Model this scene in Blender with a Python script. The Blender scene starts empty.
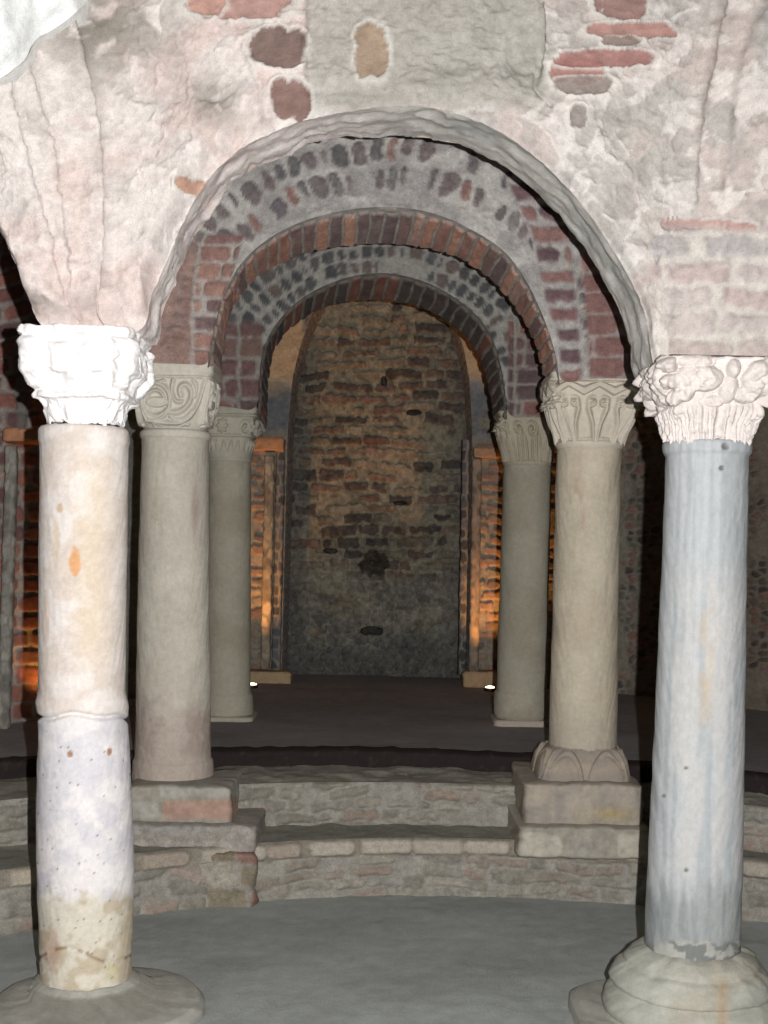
import bpy, math
import numpy as np
from mathutils import Matrix, Vector

# ------------------------------------------------------------------ camera, light, exposure
S = bpy.context.scene
EYE, F = 1.6, 1250.0
PITCH, ROLL = math.atan(38 / F), math.radians(1.1)
_f = np.array([0, math.cos(PITCH), math.sin(PITCH)])
_u0 = np.array([0, -math.sin(PITCH), math.cos(PITCH)])
_r0 = np.array([1.0, 0, 0])
_r = _r0 * math.cos(ROLL) + _u0 * math.sin(ROLL)
_u = _u0 * math.cos(ROLL) - _r0 * math.sin(ROLL)
cd = bpy.data.cameras.new('camera')
cam = bpy.data.objects.new('camera', cd)
S.collection.objects.link(cam)
cd.sensor_fit = 'VERTICAL'
cd.sensor_height = 36
cd.lens = F / 1024 * 36
cam.matrix_world = Matrix((( _r[0], _u[0], -_f[0], 0), (_r[1], _u[1], -_f[1], 0), (_r[2], _u[2], -_f[2], EYE), (0, 0, 0, 1)))
S.camera = cam

world = bpy.data.worlds.new('world')
S.world = world
world.use_nodes = True
world.node_tree.nodes['Background'].inputs[0].default_value = (.6, .65, .7, 1)
world.node_tree.nodes['Background'].inputs[1].default_value = .02

S.view_settings.view_transform = 'Standard'
S.view_settings.look = 'None'
S.view_settings.gamma = 1
S.view_settings.use_curve_mapping = False
S.view_settings.exposure = 0.0

# the photographer's flash, a hand's breadth to the right of the lens
FLASH_W = 1230
fl = bpy.data.lights.new('camera_flash', 'SPOT')
fl.energy = FLASH_W
fl.color = (1.0, .99, .985)
fl.shadow_soft_size = .012
fl.spot_size = math.radians(108)
fl.spot_blend = 1.0
flo = bpy.data.objects.new('camera_flash', fl)
S.collection.objects.link(flo)
flo.location = Vector(_r * .135 + _u * .035) + Vector((0, 0, EYE))
flo.rotation_euler = Vector((-.065, 1, .06)).to_track_quat('-Z', 'Y').to_euler()

# ------------------------------------------------------------------ survey helpers
def W(px, py, Y):
    """point of the vertical plane y=Y that was sighted at px,py"""
    px, py, Y = np.broadcast_arrays(np.asarray(px, float), np.asarray(py, float), np.asarray(Y, float))
    d = _f * F + (px - 384)[..., None] * _r + (512 - py)[..., None] * _u
    k = Y / d[..., 1]
    p = d * k[..., None]
    p[..., 2] += EYE
    return p

def G(px, py, z):
    """point of the level z sighted at px,py"""
    px, py = np.broadcast_arrays(np.asarray(px, float), np.asarray(py, float))
    d = _f * F + (px - 384)[..., None] * _r + (512 - py)[..., None] * _u
    k = (z - EYE) / d[..., 2]
    p = d * k[..., None]
    p[..., 2] += EYE
    return p

def proj(P):
    q = P - np.array([0, 0, EYE])
    z = q @ _f
    return 384 + F * (q @ _r) / z, 512 - F * (q @ _u) / z

def hsh(a, b, s=0.0):
    v = np.sin(a * 127.1 + b * 311.7 + s * 74.7) * 43758.5453
    return v - np.floor(v)

def vn(x, y, s=0.0):
    xi, yi = np.floor(x), np.floor(y)
    fx, fy = x - xi, y - yi
    fx = fx * fx * (3 - 2 * fx)
    fy = fy * fy * (3 - 2 * fy)
    a, b = hsh(xi, yi, s), hsh(xi + 1, yi, s)
    c, d = hsh(xi, yi + 1, s), hsh(xi + 1, yi + 1, s)
    return (a * (1 - fx) + b * fx) * (1 - fy) + (c * (1 - fx) + d * fx) * fy

def fbm(x, y, o=4, s=0.0):
    t, a, n = 0, .5, 0
    for i in range(o):
        t = t + a * vn(x * 2 ** i, y * 2 ** i, s + i * 3.1)
        n += a
        a *= .5
    return t / n

def ss(x, a, b):
    t = np.clip((x - a) / (b - a), 0, 1)
    return t * t * (3 - 2 * t)

def lin(c):
    c = np.asarray(c, float) / 255
    return np.where(c <= .04045, c / 12.92, ((c + .055) / 1.055) ** 2.4)

def mix(a, b, m):
    m = np.asarray(m)[..., None]
    return a * (1 - m) + b * m

def pal(r, cols):
    c = lin(np.array(cols, float))
    return c[np.clip((r * len(cols)).astype(int), 0, len(cols) - 1)]

def bricks(u, v, rh, bw, seed=1, joint=.25, rag=.12, jit=.5, miss=0.0, wav=.3, soft=.08):
    """irregular coursed masonry: mask, two random numbers per unit (all sizes in the units of u,v)"""
    v2 = v + (fbm(u / bw * .5, v / rh * .3, 3, seed) - .5) * wav * rh * 2
    u2 = u + (fbm(u / rh * .7, v / rh * .7, 2, seed + 9) - .5) * wav * rh
    row = np.floor(v2 / rh)
    uu = u2 / bw + hsh(row, row * 0, seed + 2) * 7
    col = np.floor(uu)
    b = (hsh(col, row, seed + 4) - .5) * jit
    col = np.where(uu < col + b, col - 1, col)
    lo = col + (hsh(col, row, seed + 4) - .5) * jit
    hi = col + 1 + (hsh(col + 1, row, seed + 4) - .5) * jit
    du = np.minimum(uu - lo, hi - uu) * bw
    fv = v2 / rh - row
    dv = np.minimum(fv, 1 - fv) * rh
    c = rh * .38
    e = c - np.hypot(np.maximum(0, c - du), np.maximum(0, c - dv))
    r1, r2 = hsh(col, row, seed + 11), hsh(col, row, seed + 17)
    n = (fbm(u / rh * 2.5, v / rh * 2.5, 3, seed + 5) - .5) * 2
    th = joint * rh * (.35 + .55 * r2) * .8
    m = ss(e + n * rag * rh, th - soft * rh, th + soft * rh)
    m = m * (hsh(col, row, seed + 23) >= miss)
    return m, r1, r2

def cells(u, v, seed=1, edge=.12):
    """rubble: distance based cells"""
    ui, vi = np.floor(u), np.floor(v)
    d1 = np.full(u.shape, 9.0); d2 = d1.copy(); r = d1 * 0
    for i in (-1, 0, 1):
        for j in (-1, 0, 1):
            a, b = ui + i, vi + j
            x = a + .5 + (hsh(a, b, seed) - .5) * .7
            y = b + .5 + (hsh(a, b, seed + 5) - .5) * .7
            d = np.hypot(u - x, v - y)
            nr = d < d1
            d2 = np.where(nr, d1, np.minimum(d2, d))
            r = np.where(nr, hsh(a, b, seed + 8), r)
            d1 = np.where(nr, d, d1)
    n = (fbm(u * 3, v * 3, 3, seed + 2) - .5) * .25
    return ss(d2 - d1 + n, edge, edge + .14), r, d1

def poly(x, pts, k=0):
    p = sorted(pts)
    return np.interp(x, [q[0] for q in p], [q[1] for q in p])

def seg_d(x, y, pts):
    d = np.full(np.shape(x), 1e9)
    for (ax, ay), (bx, by) in zip(pts[:-1], pts[1:]):
        vx, vy = bx - ax, by - ay
        t = np.clip(((x - ax) * vx + (y - ay) * vy) / (vx * vx + vy * vy + 1e-12), 0, 1)
        d = np.minimum(d, np.hypot(x - ax - t * vx, y - ay - t * vy))
    return d

def side(x, y, pts):
    """signed horizontal distance from a downward running line"""
    p = sorted(pts, key=lambda q: q[1])
    return x - np.interp(y, [q[1] for q in p], [q[0] for q in p])

def ridge(d, w):
    return np.exp(-(d / w) ** 2)

def resample(pts, n, smooth=2):
    p = np.array(pts, float)
    for _ in range(smooth):
        q = [p[0]]
        for a, b in zip(p[:-1], p[1:]):
            q += [a * .75 + b * .25, a * .25 + b * .75]
        q.append(p[-1])
        p = np.array(q)
    L = np.r_[0, np.cumsum(np.hypot(*(np.diff(p, axis=0).T[:2])))]
    t = np.linspace(0, L[-1], n)
    return np.stack([np.interp(t, L, p[:, i]) for i in range(p.shape[1])], 1), t

# ------------------------------------------------------------------ materials
def material(name, bump=.25, scale=60.0, rough=.92, vary=.22, metal=0.0, spec=.25, fine=350.0):
    m = bpy.data.materials.new(name)
    m.use_nodes = True
    N, Lk = m.node_tree.nodes, m.node_tree.links
    bs = N['Principled BSDF']
    at = N.new('ShaderNodeVertexColor'); at.layer_name = 'Col'
    tc = N.new('ShaderNodeTexCoord')
    n1 = N.new('ShaderNodeTexNoise'); n1.inputs['Scale'].default_value = scale; n1.inputs['Detail'].default_value = 10; n1.inputs['Roughness'].default_value = .72
    n2 = N.new('ShaderNodeTexNoise'); n2.inputs['Scale'].default_value = fine; n2.inputs['Detail'].default_value = 4; n2.inputs['Roughness'].default_value = .7
    Lk.new(tc.outputs['Object'], n1.inputs['Vector']); Lk.new(tc.outputs['Object'], n2.inputs['Vector'])
    mr = N.new('ShaderNodeMapRange')
    mr.inputs['From Min'].default_value = .3; mr.inputs['From Max'].default_value = .7
    mr.inputs['To Min'].default_value = 1 - vary; mr.inputs['To Max'].default_value = 1 + vary
    ad = N.new('ShaderNodeMath'); ad.operation = 'ADD'
    ml = N.new('ShaderNodeMath'); ml.operation = 'MULTIPLY'; ml.inputs[1].default_value = .5
    Lk.new(n1.outputs['Fac'], ad.inputs[0]); Lk.new(n2.outputs['Fac'], ad.inputs[1]); Lk.new(ad.outputs[0], ml.inputs[0])
    Lk.new(ml.outputs[0], mr.inputs['Value'])
    vm = N.new('ShaderNodeVectorMath'); vm.operation = 'SCALE'
    Lk.new(at.outputs['Color'], vm.inputs[0]); Lk.new(mr.outputs[0], vm.inputs['Scale'])
    Lk.new(vm.outputs[0], bs.inputs['Base Color'])
    bp = N.new('ShaderNodeBump'); bp.inputs['Strength'].default_value = bump; bp.inputs['Distance'].default_value = .01
    Lk.new(ml.outputs[0], bp.inputs['Height']); Lk.new(bp.outputs[0], bs.inputs['Normal'])
    bs.inputs['Roughness'].default_value = rough
    bs.inputs['Metallic'].default_value = metal
    bs.inputs['Specular IOR Level'].default_value = spec
    return m

M_plaster = material('old_lime_plaster', .8, 30, vary=.30, fine=200)
M_brick = material('old_brickwork', .9, 38, vary=.48, fine=170)
M_stone = material('carved_stone', .5, 45, vary=.20, fine=220)
M_marble = material('worn_marble', .3, 30, rough=.75, vary=.12, fine=200)
M_floor = material('screed_floor', .5, 16, vary=.22, fine=130)
M_dark = material('dark_kerb_wood', .5, 50, rough=.8, vary=.4)
M_metal = material('lamp_housing_metal', .05, 50, rough=.4, vary=.05, metal=.8)
M_glow = bpy.data.materials.new('glowing_lamp_glass'); M_glow.use_nodes = True
_b = M_glow.node_tree.nodes['Principled BSDF']
_b.inputs['Base Color'].default_value = (1, .8, .6, 1)
_b.inputs['Emission Color'].default_value = (1, .72, .45, 1)
_b.inputs['Emission Strength'].default_value = 6

# ------------------------------------------------------------------ mesh builders
def thing(name, label, cat, loc, group=None):
    o = bpy.data.objects.new(name, None)
    S.collection.objects.link(o)
    o.location = [float(v) for v in loc]
    o.empty_display_size = .1
    o['label'] = label; o['category'] = cat
    if group: o['group'] = group
    return o

def tag(o, label=None, cat=None, group=None, kind=None):
    if label: o['label'] = label
    if cat: o['category'] = cat
    if group: o['group'] = group
    if kind: o['kind'] = kind
    return o

def normals(P, wrap):
    if wrap:
        du = np.roll(P, -1, 0) - np.roll(P, 1, 0)
    else:
        du = np.gradient(P, axis=0)
    dv = np.gradient(P, axis=1)
    n = np.cross(du, dv)
    return n / (np.linalg.norm(n, axis=2, keepdims=True) + 1e-12)

def grid(P, C, H=None, wrap=False, cap=False, ref=None):
    P = np.array(P, float)
    n = normals(P, wrap)
    if wrap:
        d = (n * (P - P.mean(0, keepdims=True))).sum(2).mean()
    else:
        r = np.array([0, 0, EYE]) if ref is None else np.array(ref)
        d = (n * (r - P)).sum(2).mean()
    s = 1 if d > 0 else -1
    if H is not None:
        P = P + n * s * np.asarray(H)[..., None]
    C = np.broadcast_to(C, P.shape)
    return (P, C, wrap, cap, s)

def build(name, grids, mat, parent=None):
    V, Q, CC, ng = [], [], [], []
    base = 0
    for P, C, wrap, cap, s in grids:
        m, n = P.shape[:2]
        idx = base + np.arange(m * n).reshape(m, n)
        if wrap:
            a = idx; b = np.roll(idx, -1, 0)
            q = np.stack([a[:, :-1], b[:, :-1], b[:, 1:], a[:, 1:]], -1).reshape(-1, 4)
        else:
            q = np.stack([idx[:-1, :-1], idx[1:, :-1], idx[1:, 1:], idx[:-1, 1:]], -1).reshape(-1, 4)
        if s < 0: q = q[:, ::-1]
        if cap:
            e0, e1 = idx[:, 0].tolist(), idx[:, -1].tolist()
            if s < 0: ng += [e0, e1[::-1]]
            else: ng += [e0[::-1], e1]
        V.append(P.reshape(-1, 3)); CC.append(C.reshape(-1, 3)); Q.append(q)
        base += m * n
    V = np.concatenate(V); CC = np.concatenate(CC); Q = np.concatenate(Q)
    sat = {'old_brickwork': .70, 'old_lime_plaster': .80}.get(mat.name, .86)
    lum = (CC * np.array([.3, .55, .15])).sum(1, keepdims=True)
    CC = lum + (CC - lum) * sat
    if parent is not None:
        V = V - np.array(parent.location)
    me = bpy.data.meshes.new(name)
    loops = Q.reshape(-1)
    starts = np.arange(len(Q)) * 4
    tot = np.full(len(Q), 4)
    for g in ng:
        starts = np.r_[starts, len(loops)]; tot = np.r_[tot, len(g)]
        loops = np.r_[loops, g]
    me.vertices.add(len(V)); me.vertices.foreach_set('co', V.astype(np.float32).ravel())
    me.loops.add(len(loops)); me.loops.foreach_set('vertex_index', loops.astype(np.int32))
    me.polygons.add(len(starts))
    me.polygons.foreach_set('loop_start', starts.astype(np.int32))
    me.polygons.foreach_set('loop_total', tot.astype(np.int32))
    me.update(calc_edges=True)
    me.polygons.foreach_set('use_smooth', np.r_[np.ones(len(Q), bool), np.zeros(len(ng), bool)])
    ca = me.color_attributes.new('Col', 'FLOAT_COLOR', 'POINT')
    ca.data.foreach_set('color', np.c_[np.clip(CC, 0, 1), np.ones(len(V))].astype(np.float32).ravel())
    me.materials.append(mat)
    me.validate()
    o = bpy.data.objects.new(name, me)
    S.collection.objects.link(o)
    if parent is not None: o.parent = parent
    return o

def loft(levels, n=96, cfn=None, hfn=None, ramp=0, cap=True, sub=1):
    """rings of superellipses; level = (x, y, z, ax, ay, power)"""
    L = np.array(levels, float)
    if sub > 1:
        t = np.linspace(0, len(L) - 1, (len(L) - 1) * sub + 1)
        L = np.stack([np.interp(t, np.arange(len(L)), L[:, i]) for i in range(L.shape[1])], 1)
    def closing(r):
        q = np.repeat(r[None], 4, 0); q[:, 3:5] *= np.array([.75, .5, .25, .03])[:, None]
        return q
    nb_ = len(L)
    L = np.concatenate([closing(L[0])[::-1], L, closing(L[-1])])
    th = np.linspace(0, 2 * np.pi, n, endpoint=False)[:, None]
    c, s = np.cos(th), np.sin(th)
    p = L[None, :, 5]
    rr = (np.abs(c) ** p + np.abs(s) ** p) ** (-1 / p)
    P = np.stack([L[None, :, 0] + c * rr * L[None, :, 3], L[None, :, 1] + s * rr * L[None, :, 4], L[None, :, 2] + 0 * th], -1)
    h = np.clip((np.arange(len(L)) - 4) / (nb_ - 1), 0, 1)[None, :] + 0 * th
    px, py = proj(P)
    C = cfn(th + 0 * h, h, px, py) if callable(cfn) else np.broadcast_to(lin(cfn), P.shape)
    H = hfn(th + 0 * h, h, px, py) if hfn else None
    if H is not None:
        H = H * np.r_[[0, 0, 0, .5], np.ones(nb_), [.5, 0, 0, 0]][None]
    return grid(P, C, H, wrap=True, cap=cap)

def stone_col(base, px, py, seed=0, amt=.16, k=18.0, tint=None, tamt=.5):
    n = fbm(px / k, py / k, 5, seed)
    n2 = fbm(px / 4, py / 4, 3, seed + 6)
    c = lin(base) * (1 + (n - .5)[..., None] * 2 * amt + (n2 - .5)[..., None] * amt)
    if tint is not None:
        m = ss(fbm(px / k / 2, py / k / 2, 4, seed + 31), .45, .7)
        c = mix(c, lin(tint) * np.ones(c.shape), m * tamt)
    return c

# ------------------------------------------------------------------ floor, steps and kerb
Z1, Z2, ZK, ZU = .26, .457, .484, .554
def plan(pts, z, ext=1.6):
    p = G([q[0] for q in pts], [q[1] for q in pts], z)
    o = np.argsort(p[:, 0]); return p[o, 0], p[o, 1]
Xs = np.linspace(-4.15, 4.15, 760)
def curve_y(pts, z):
    x, y = plan(pts, z)
    c = np.polyfit(x, y, 2)
    return np.polyval(c, Xs)
yA = curve_y([(0, 935), (134, 919), (200, 905), (278, 896), (460, 897), (540, 900), (636, 905), (741, 917)], 0)
yK = curve_y([(17, 775), (220, 768), (380, 767), (535, 770), (630, 775), (756, 795)], ZK)
yB = yA * .42 + yK * .58 - .06
yK2 = yK + .42 * 0 + .13

def floor_col(P, base, seed, k=3.0):
    x, y = P[..., 0], P[..., 1]
    n = fbm(x * k, y * k, 5, seed); n2 = fbm(x * 22, y * 22, 3, seed + 4)
    return lin(base) * (1 + (n - .5)[..., None] * .35 + (n2 - .5)[..., None] * .25)

fx = np.linspace(-4.3, 4.3, 330)
t = np.linspace(0, 1, 300)
FA = np.interp(fx, Xs, yA) + .05
P = np.zeros((330, 300, 3)); P[..., 0] = fx[:, None]; P[..., 1] = -2 + (FA[:, None] + 2) * t[None, :]
H = (fbm(P[..., 0] * 2.2, P[..., 1] * 2.2, 4, 3) - .5) * .02 + (fbm(P[..., 0] * 16, P[..., 1] * 18, 4, 5) - .5) * .005
tag(build('floor', [grid(P, floor_col(P, (160, 165, 161), 2), H, ref=(0, 3, 5))], M_floor), kind='structure')
FK = np.interp(fx, Xs, yK2)
P = np.zeros((330, 200, 3)); P[..., 0] = fx[:, None]; P[..., 1] = FK[:, None] + (11.3 - FK[:, None]) * np.linspace(0, 1, 200)[None, :]; P[..., 2] = ZU
H = (fbm(P[..., 0] * 2.2, P[..., 1] * 2.2, 4, 13) - .5) * .015
tag(build('floor', [grid(P, floor_col(P, (142, 138, 138), 8), H, ref=(0, 7, 5))], M_floor), kind='structure')

def riser(y, z0, z1, n, back, cfn, batter=.02):
    z = np.linspace(z0, z1, n)
    P = np.zeros((len(Xs), n, 3)); P[..., 0] = Xs[:, None]; P[..., 1] = y[:, None] + batter * (z[None] - z0) / (z1 - z0); P[..., 2] = z[None]
    return P

def masonry_riser(P, seed, topcourse):
    u, v = P[..., 0], P[..., 2]
    z0 = v.min(); hgt = v.max() - z0
    m, r, _ = bricks(u, v, .062, .16, seed, .3, .3, .8, wav=.9, miss=.12, soft=.2)
    C = pal(r, [(150, 142, 122), (162, 152, 134), (152, 122, 102), (140, 136, 122), (124, 120, 106), (156, 132, 116), (138, 134, 122), (150, 146, 136)])
    blot = ss(fbm(u * 5, v * 9, 5, seed + 60), .42, .62)
    C = mix(C, lin((120, 108, 84)) * np.ones(C.shape), blot * .5)
    mort = lin((148, 143, 130)) * (.8 + .4 * fbm(u * 20, v * 20, 3, seed))[..., None]
    C = mix(mort, C * (.6 + .8 * fbm(u * 30, v * 40, 4, seed + 1))[..., None], m * .7)
    Hh = m * .016 + (fbm(u * 9, v * 9, 4, seed) - .5) * .03
    if topcourse:
        b, r1, r2 = bricks(u, v - z0 - hgt, .075, .24, seed + 40, .14, .05, .4, wav=.1)
        tc = ss(v - z0 - hgt, -.085, -.07)
        cb = mix(lin((138, 128, 110)) * np.ones(C.shape), pal(r1, [(176, 162, 136), (168, 158, 138), (160, 144, 124), (174, 162, 142)]), b)
        C = mix(C, cb, tc); Hh = Hh * (1 - tc * .7) + tc * (b * .018 + .012)
    Hh = Hh * ss(v - z0 - hgt, 0, -.012)
    return C, Hh

P = riser(yA, -.03, Z1, 46, 0, None)
C, H = masonry_riser(P, 3, True)
tt = np.linspace(0, 1, 26)
T = np.zeros((len(Xs), 26, 3)); T[..., 0] = Xs[:, None]; T[..., 1] = yA[:, None] + .02 + (yB - yA + .05)[:, None] * tt; T[..., 2] = Z1 - .004
TH = (fbm(T[..., 0] * 9, T[..., 1] * 9, 4, 4) - .5) * .022 * ss(tt, 0, .15)
o = build('curved_step', [grid(P, C, H), grid(T, floor_col(T, (140, 138, 122), 31, 5), TH, ref=(0, 5, 5))], M_brick)
tag(o, 'low curved brick step rising straight from the sunken floor', 'step')
P = riser(yB, Z1 - .03, Z2, 40, 0, None)
C, H = masonry_riser(P, 23, False)
T = np.zeros((len(Xs), 26, 3)); T[..., 0] = Xs[:, None]; T[..., 1] = yB[:, None] + .02 + (yK - yB + .04)[:, None] * tt; T[..., 2] = Z2 - .004 + (ZK - Z2) * tt
TH = (fbm(T[..., 0] * 8, T[..., 1] * 12, 4, 14) - .5) * .035 * ss(tt, 0, .15)
o = build('curved_step', [grid(P, C, H), grid(T, floor_col(T, (142, 138, 120), 33, 6), TH, ref=(0, 5, 5))], M_brick)
tag(o, 'upper rubble stone step just below the dark kerb', 'step')
# kerb beam
prof = np.array([(0, -.02), (0, ZU - ZK - .008), (.012, ZU - ZK + .004), (.12, ZU - ZK + .006), (.15, ZU - ZK + .002)])
P = np.zeros((len(Xs), 5, 3)); P[..., 0] = Xs[:, None]; P[..., 1] = yK[:, None] + prof[None, :, 0]; P[..., 2] = ZK + prof[None, :, 1]
P = np.concatenate([P[:, :1] * (1 - a) + P[:, 1:2] * a for a in np.linspace(0, 1, 7)[:-1]] + [P[:, 1:]], 1)
H = (fbm(P[..., 0] * 14, P[..., 2] * 30, 3, 7) - .5) * .018
sp = ss(fbm(P[..., 0] * 40, P[..., 2] * 40, 2, 3), .7, .8)
C = mix(lin((38, 30, 28)) * np.ones(P.shape), lin((66, 56, 50)) * np.ones(P.shape), sp * .4)
tag(build('kerb', [grid(P, C, H, ref=(0, 3, 3))], M_dark), 'long dark timber kerb edging the upper floor', 'kerb')

# ------------------------------------------------------------------ pierced walls with arches
def remap_top(bx, pairs):
    return np.interp(bx, [p[0] for p in pairs], [p[1] for p in pairs])

def pierced(Bpx, Y, top_py, tops, n, nt, pw=1.0, dfn=None):
    B, s = resample(Bpx, n)
    tx = remap_top(B[:, 0], tops)
    tx = np.maximum.accumulate(tx + np.linspace(0, .5, n))
    t = np.linspace(0, 1, nt) ** pw
    px = B[:, :1] + (tx - B[:, 0])[:, None] * t
    py = B[:, 1:2] + (top_py - B[:, 1])[:, None] * t
    D = np.full(px.shape, float(Y)) if dfn is None else dfn(px, py)
    return px, py, D, W(px, py, D), s

BASEG = {}
# ---- front arcade
backL = [(151, 338), (160, 312), (175, 280), (193, 236), (213, 202), (247, 170), (297, 147), (345, 137), (400, 134), (445, 140), (492, 158), (537, 192), (577, 236), (607, 284), (630, 332), (645, 372)]
YF, YFB = 4.27, 4.62
wb = W([p[0] for p in backL], [p[1] for p in backL], YFB)
wf = wb.copy(); wf[:, 1] = YF
fpx, fpy = proj(wf)
front_arch = list(zip(fpx.tolist(), fpy.tolist()))
# tidy the springers so that they land on the capitals
B = [(-420, -60), (-260, -40), (-150, 10), (-70, 110), (-30, 180), (0, 248), (18, 290), (28, 325), (60, 329), (110, 330)] + [(min(max(x, 140), 652), y) for x, y in front_arch]
B += [(668, 388), (700, 384), (740, 376), (775, 372), (800, 330), (840, 250), (900, 170), (1000, 60), (1180, -20)]
grooveA = [(12, 30), (15, 80), (35, 170), (55, 240), (72, 322)]
grooveB = [(30, 20), (37, 70), (58, 150), (71, 250), (76, 322)]
grooveC = [(70, -60), (86, 40), (101, 95), (108, 150), (109, 250), (104, 300)]
crackR = [(448, 108), (500, 135), (560, 190), (600, 236), (625, 290), (640, 345), (648, 372)]
groinR = [(735, -60), (712, 60), (700, 100), (694, 200)]
groinR2 = [(800, -60), (752, 30), (735, 90), (722, 190)]
def front_depth(px, py):
    D = np.full(px.shape, YF)
    D -= .42 * ss(px, 170, -220) * ss(py, 330, -40)
    D -= .34 * ss(px, 640, 1000) * ss(py, 380, -20)
    # fan of shallow folds over the left column
    f = lambda d, a, w=7.0: a * np.tanh(d / w) * np.exp(-np.abs(d) / 70)
    D += .022 * ss(py, 330, 250) * (f(side(px, py, grooveA), 1) * 1.0 + f(side(px, py, grooveB), 1.1))
    D += .035 * ss(py, 330, 280) * f(side(px, py, grooveC), 1, 4)
    D += .030 * ss(py, 260, 150) * (f(side(px, py, groinR), -1, 4) + .7 * f(side(px, py, groinR2), -1, 5))
    # sunk central panel
    jag = (fbm(px / 16, py / 16, 3, 2) - .5) * 6
    D += .035 * ss(px + jag, 301, 311) * ss(px + jag * .6, 543, 537) * ss(py + jag, 92, 60)
    return D
px, py, D, P, s = pierced(B, YF, -150, [(-420, -520), (-150, -260), (-30, -110), (28, -30), (110, 90), (150, 140), (215, 225), (300, 300), (400, 400), (560, 575), (652, 690), (775, 840), (900, 1010), (1180, 1300)], 900, 230, .93, front_depth)

def front_look(px, py):
    wx = px + (fbm(px / 30, py / 30, 3, 1) - .5) * 40
    wy = py + (fbm(px / 30, py / 30, 3, 2) - .5) * 40
    n1 = fbm(wx / 60, wy / 60, 5, 3)
    n2 = fbm(wx / 28, wy / 22, 5, 5)
    n3 = fbm(px / 7, py / 7, 4, 6)
    one = np.ones(px.shape + (3,))
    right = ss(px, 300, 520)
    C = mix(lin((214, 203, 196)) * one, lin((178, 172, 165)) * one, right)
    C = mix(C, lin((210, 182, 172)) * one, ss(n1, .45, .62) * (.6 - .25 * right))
    # skins of limewash that have flaked to ragged edges
    fl_ = ss(n2, .50, .54)
    C = mix(C, lin((226, 220, 214)) * one, fl_ * (.3 + .2 * right))
    fl2 = ss(fbm(wx / 22, wy / 30, 5, 9), .57, .61)
    C = mix(C, lin((164, 156, 150)) * one, fl2 * (.3 + .3 * right))
    sp_ = fbm(px / 3.2, py / 3.2, 4, 77)
    C = C * (.72 + .30 * n3 + .26 * sp_)[..., None]
    H = (fl_ - .5) * .005 - fl2 * .006 + (n3 - .5) * .016 + (n1 - .5) * .02
    # grey-brown stain at the head of the left vault
    st = ss(fbm(wx / 25, wy / 25, 4, 14), .34, .5)
    C = mix(C, lin((138, 130, 118)) * one, .95 * st * np.exp(-(((px - 100) / 75) ** 2 + ((py - 25) / 45) ** 2)))
    C = mix(C, lin((130, 118, 104)) * one, .75 * st * np.exp(-(((px - 212) / 26) ** 2 + ((py - 105) / 26) ** 2)))
    # panel, smoother grey render
    pan = ss(px, 303, 308) * ss(px, 546, 540) * ss(py, 118, 96)
    C = mix(C, lin((162, 158, 148)) * (.82 + .36 * fbm(px / 5, py / 5, 4, 8))[..., None] * (.85 + .3 * fbm(px / 40, py / 25, 3, 4))[..., None], pan * .85)
    # brown grey ashlars and rough low part right of the left spring
    blobs = [(278, 47, 27, 20, (112, 86, 76)), (291, 95, 19, 17, (128, 92, 82)), (190, 181, 15, 7, (190, 140, 112)), (372, 50, 17, 27, (160, 134, 108)),
             (240, 4, 52, 15, (176, 132, 120)), (208, 2, 18, 12, (186, 140, 124)), (176, 233, 7, 12, (178, 128, 120)), (205, 235, 10, 14, (168, 134, 128)), (322, 142, 14, 6, (178, 132, 126)), (250, 172, 20, 8, (160, 130, 130)),
             (622, 5, 26, 14, (150, 112, 104)), (576, 70, 26, 14, (168, 116, 106)), (632, 30, 45, 8, (172, 124, 112)), (603, 58, 50, 9, (164, 112, 104)), (585, 85, 30, 9, (140, 126, 118)), (578, 116, 9, 12, (140, 130, 124)), (622, 40, 20, 5, (140, 120, 110)),
             (700, 225, 40, 6, (176, 128, 116)), (742, 228, 16, 5, (170, 110, 96))]
    for i, (cx, cy, rx, ry, col) in enumerate(blobs):
        d = ((np.abs(px - cx) / rx) ** 3 + (np.abs(py - cy) / ry) ** 3) + (fbm(px / 9, py / 9, 4, 40 + i) - .5) * 1.5
        m = ss(d, 1.05, .8)
        nn = fbm(px / 10, py / 6, 4, 60 + i)
        C = mix(C, lin(col) * (.72 + .56 * nn)[..., None], m * .92)
        rim = ss(d, 2.4, 1.3) * (1 - m)
        C = mix(C, lin((214, 208, 198)) * one, rim * .6)
        H = H * (1 - m) - m * .008 + rim * .008 + m * (nn - .5) * .012
    # faded courses over the right column
    b, r1, r2 = bricks(px, py, 26, 60, 71, .22, .22, .7, wav=.4, soft=.12)
    reg = ss(px + (fbm(px / 30, py / 30, 3, 77) - .5) * 60, 620, 660) * ss(py, 212, 240)
    cb = mix(lin((196, 188, 178)) * one, pal(r1, [(176, 152, 150), (164, 156, 156), (182, 168, 164), (152, 146, 148), (172, 154, 148)]), b * .75) * (.8 + .4 * n3)[..., None]
    C = mix(C, cb, reg); H = H + reg * (b * .009)
    # cracks and folds
    for line, w, dep in ((grooveA, 1.5, .022), (grooveB, 1.3, .020), (grooveC, 1.7, .026), (crackR, 1.1, .022), (groinR, 1.6, .014), ([(543, -60), (541, 40), (536, 88), (550, 104)], 1.8, .02),
                         ([(228, 15), (240, 40), (252, 65), (262, 90), (258, 112), (238, 140), (215, 175)], 2.2, -.012), ([(590, 105), (600, 140), (612, 160)], 2.0, -.01)):
        jx = px + (fbm(px / 12, py / 12, 3, 91) - .5) * 6
        H = H - dep * ridge(seg_d(jx, py, line), w * 1.3)
    return C, H
C, H = front_look(px, py)
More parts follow.
